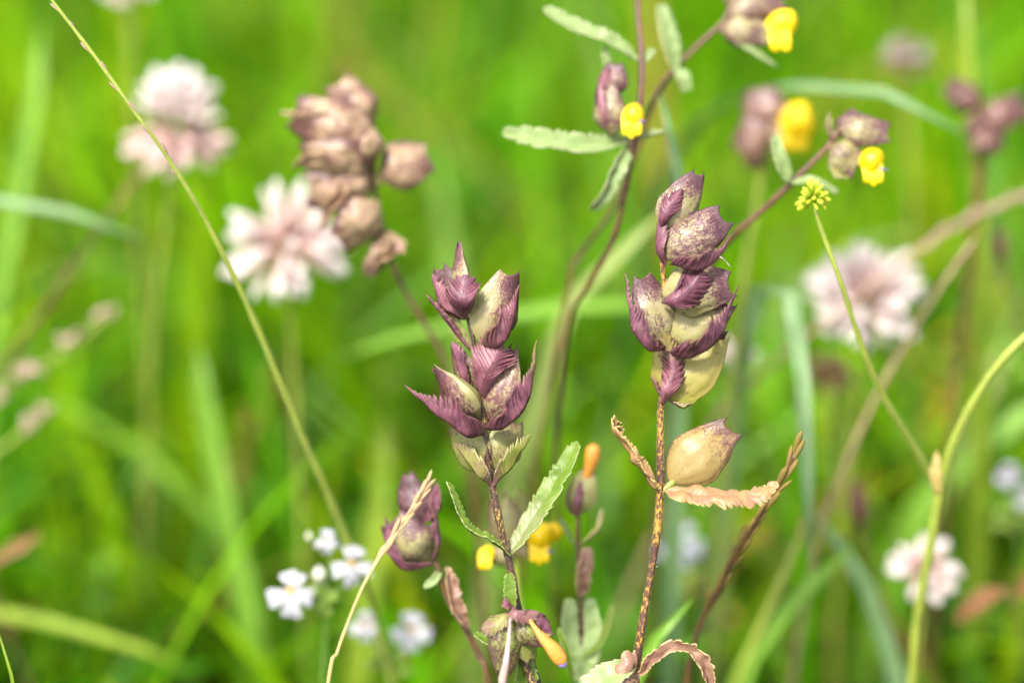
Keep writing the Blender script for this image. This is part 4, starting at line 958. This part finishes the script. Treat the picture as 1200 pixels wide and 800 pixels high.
# ------------------------------------------------------------------ single broad blades and dead leaves
def blade_mat(name, ca, cb):
    return leaf_mat(name, ca, cb, ca, cb, ca, 0.2, 0.42, 0.42, 0.0001, 0.0)
M['blade_grey'] = blade_mat('blue green blade', (0.19, 0.30, 0.13), (0.155, 0.265, 0.10))
M['blade_bright'] = blade_mat('bright green blade', (0.19, 0.36, 0.035), (0.15, 0.31, 0.025))
M['blade_yellow'] = blade_mat('yellow green blade', (0.26, 0.36, 0.03), (0.20, 0.30, 0.02))
M['blade_pale'] = blade_mat('pale straw green blade', (0.30, 0.38, 0.11), (0.25, 0.32, 0.08))
def blade(label, pts, w, mat, dz, n=VV(.2, .4, 1), fold=18, ground=True):
    """points from tip to root"""
    c = PP(pts, dz)
    c = grounded(c) if ground else c
    g = c[-1] * np.array([1, 1, 0])
    t = thing('grass_shoot', label, 'grass', g, 'broad single grass blades')
    px = scale_at(dz)
    leaf('blade', t, c[::-1], w * px, M[mat], n=n, teeth=0, fold=fold, shape='strap', edge=0, world=True, seed=pts[0][0] * .01, solid=.0002)
    return t
blade('blue-green blade arching over behind the hooded yellow flower', [(1140, 162, -20), (1100, 135, -10), (1050, 113, 0), (985, 101, 20), (920, 104, 90), (860, 120, 220), (815, 150, 340), (780, 220, 460)], 30, 'blade_grey', 420, VV(0, .8, .6))
blade('blue-green blade hanging straight down beside the ryegrass spike', [(948, 662, -20), (946, 600, -16), (943, 500, -6), (938, 410, 10), (925, 340, 40), (905, 318, 90), (880, 360, 170), (866, 440, 240)], 28, 'blade_grey', 340, VV(.1, .2, 1), ground=True)
blade('blue-green blade lying level by the dark brown stalk', [(172, 282, 0), (130, 265, 0), (70, 248, 0), (0, 236, 10), (-60, 250, 30), (-110, 330, 60)], 27, 'blade_grey', 520, VV(0, .8, .6))
blade('light green upright blade under the open starry clover', [(232, 400, 0), (238, 460, 0), (252, 540, 6), (270, 630, 20), (290, 720, 40), (306, 820, 60)], 34, 'blade_bright', 760)
blade('light green leaning blade before the dark brown stalk', [(50, 20, 0), (44, 90, 0), (28, 180, 6), (12, 270, 20), (-10, 380, 40)], 30, 'blade_bright', 840)
blade('pale blue-green blade upright behind the violet spike top', [(772, 105, 0), (782, 150, 0), (792, 200, 4), (798, 260, 20), (800, 340, 60), (796, 430, 100)], 27, 'blade_grey', 300)
blade('bright level blade passing behind both sharp spikes', [(380, 424, 30), (450, 402, 20), (540, 382, 10), (640, 366, 0), (730, 358, 10), (800, 380, 40), (850, 450, 90)], 36, 'blade_bright', 620, VV(0, .9, .5))
blade('pale green blade slanting behind the tall brown stem', [(786, 240, 0), (750, 276, 0), (715, 310, 10), (680, 345, 30), (650, 400, 60)], 30, 'blade_pale', 520, VV(.2, .6, .8))
blade('broad bright blade slanting beside the thick bare stalk', [(1250, 450, 0), (1200, 490, 0), (1150, 526, 6), (1100, 572, 20), (1060, 640, 50)], 40, 'blade_bright', 800, VV(.2, .7, .7))
blade('blue-green blade bending below the hanging blade', [(950, 600, 0), (985, 640, 0), (1012, 684, 10), (1034, 740, 24), (1052, 810, 40)], 28, 'blade_grey', 500)
blade('pale yellowish blade lying in a low arc by the eyebright', [(222, 786, 0), (150, 756, 0), (80, 738, 0), (10, 722, 10), (-50, 740, 40)], 24, 'blade_yellow', 640, VV(0, .9, .6))
blade('yellow-green upright blade beside the dim lilac clover', [(1128, -40, 0), (1130, 30, 0), (1136, 100, 6), (1140, 180, 20), (1146, 280, 50)], 26, 'blade_yellow', 600)
blade('pale green blade tip beside the curled brown leaf', [(812, 702, 0), (790, 725, 0), (764, 756, 10), (742, 800, 20)], 24, 'blade_bright', 200, VV(.2, .5, 1))
blade('bright green blade slanting behind the ryegrass spike', [(1000, 640, 0), (960, 676, 0), (915, 722, 10), (870, 790, 30)], 30, 'blade_bright', 440, VV(.2, .6, .8))
blade('slim yellow-green blade poking up by the pale low blade', [(-6, 726, 0), (6, 762, 0), (16, 806, 4)], 6, 'blade_yellow', 40)
blade('bright slender blade behind the white eyebright cluster', [(452, 480, 0), (446, 560, 0), (436, 640, 10), (424, 730, 30), (414, 810, 50)], 34, 'blade_yellow', 800)
M['leaf_rust'] = leaf_mat('rusty dead leaf', (0.19, 0.085, 0.03), (0.14, 0.06, 0.022), (0.20, 0.08, 0.03), (0.14, 0.05, 0.02), (0.30, 0.18, 0.06), 0.4, 0.2)
M['leaf_maroon'] = leaf_mat('maroon dead leaf', (0.10, 0.045, 0.03), (0.07, 0.03, 0.022), (0.10, 0.04, 0.03), (0.05, 0.02, 0.015), (0.14, 0.07, 0.04), 0.4, 0.2)
def dead(label, pts, w, mat, dz):
    t = thing('dead_leaf', label, 'dead leaf', PP(pts, dz)[-1], 'withered leaves caught in the grass')
    leaf('blade', t, PP(pts, dz), w * scale_at(dz), M[mat], n=VV(0, .6, .8), teeth=7, depth=.3, fold=25, curl=30, shape='lance', world=True, seed=pts[0][0] * .01)
    tube('leaf_stalk', t, grounded(PP([pts[-1], (pts[-1][0] + 6, pts[-1][1] + 10, 4)], dz)), np.array([2, 2, 2, 2]) * scale_at(dz), M['stem_brown'], n=12, seg=6)
dead('rust-orange dead leaf beyond the sparse white clover', [(1120, 728, 0), (1150, 706, -6), (1180, 690, 0)], 34, 'leaf_rust', 520)
dead('orange dead leaf tip beside the rust-orange leaf', [(1190, 700, 0), (1215, 680, -6), (1240, 660, 0)], 34, 'leaf_rust', 520)
dead('brown dead leaf lying above the pale low blade', [(48, 626, 0), (20, 645, -6), (-20, 668, 0)], 24, 'leaf_rust', 560)
dead('dark maroon dead leaf beside the hanging blade', [(1000, 560, 0), (1004, 590, -6), (1010, 622, 0)], 34, 'leaf_maroon', 560)
dead('small maroon dead leaf beside the pinkish slanting stalk', [(1166, 262, 0), (1170, 285, -6), (1172, 312, 0)], 28, 'leaf_maroon', 640)
N_ = rattle('withered brown yellow rattle with curled calyces at the end of the arching blade', [(1140, 100, 0), (1150, 140, 0), (1150, 200, 20), (1140, 280, 60)], [5, 5, 5, 5], M['stem_brown'], dz=520)
for k, (b, tp, w) in enumerate([((1146, 130), (1108, 96), 36), ((1148, 150), (1172, 178), 38), ((1150, 148), (1206, 118), 40), ((1150, 150), (1130, 150), 30)]):
    calyx(N_, (*b, 0), (*tp, -6), w, M['calyx_brown'], roll=20, th=.7, mouth=.45, p=(.5, .3, .25), green=0, brown=.8, seed=200 + k, crumple=.6, dz=520)
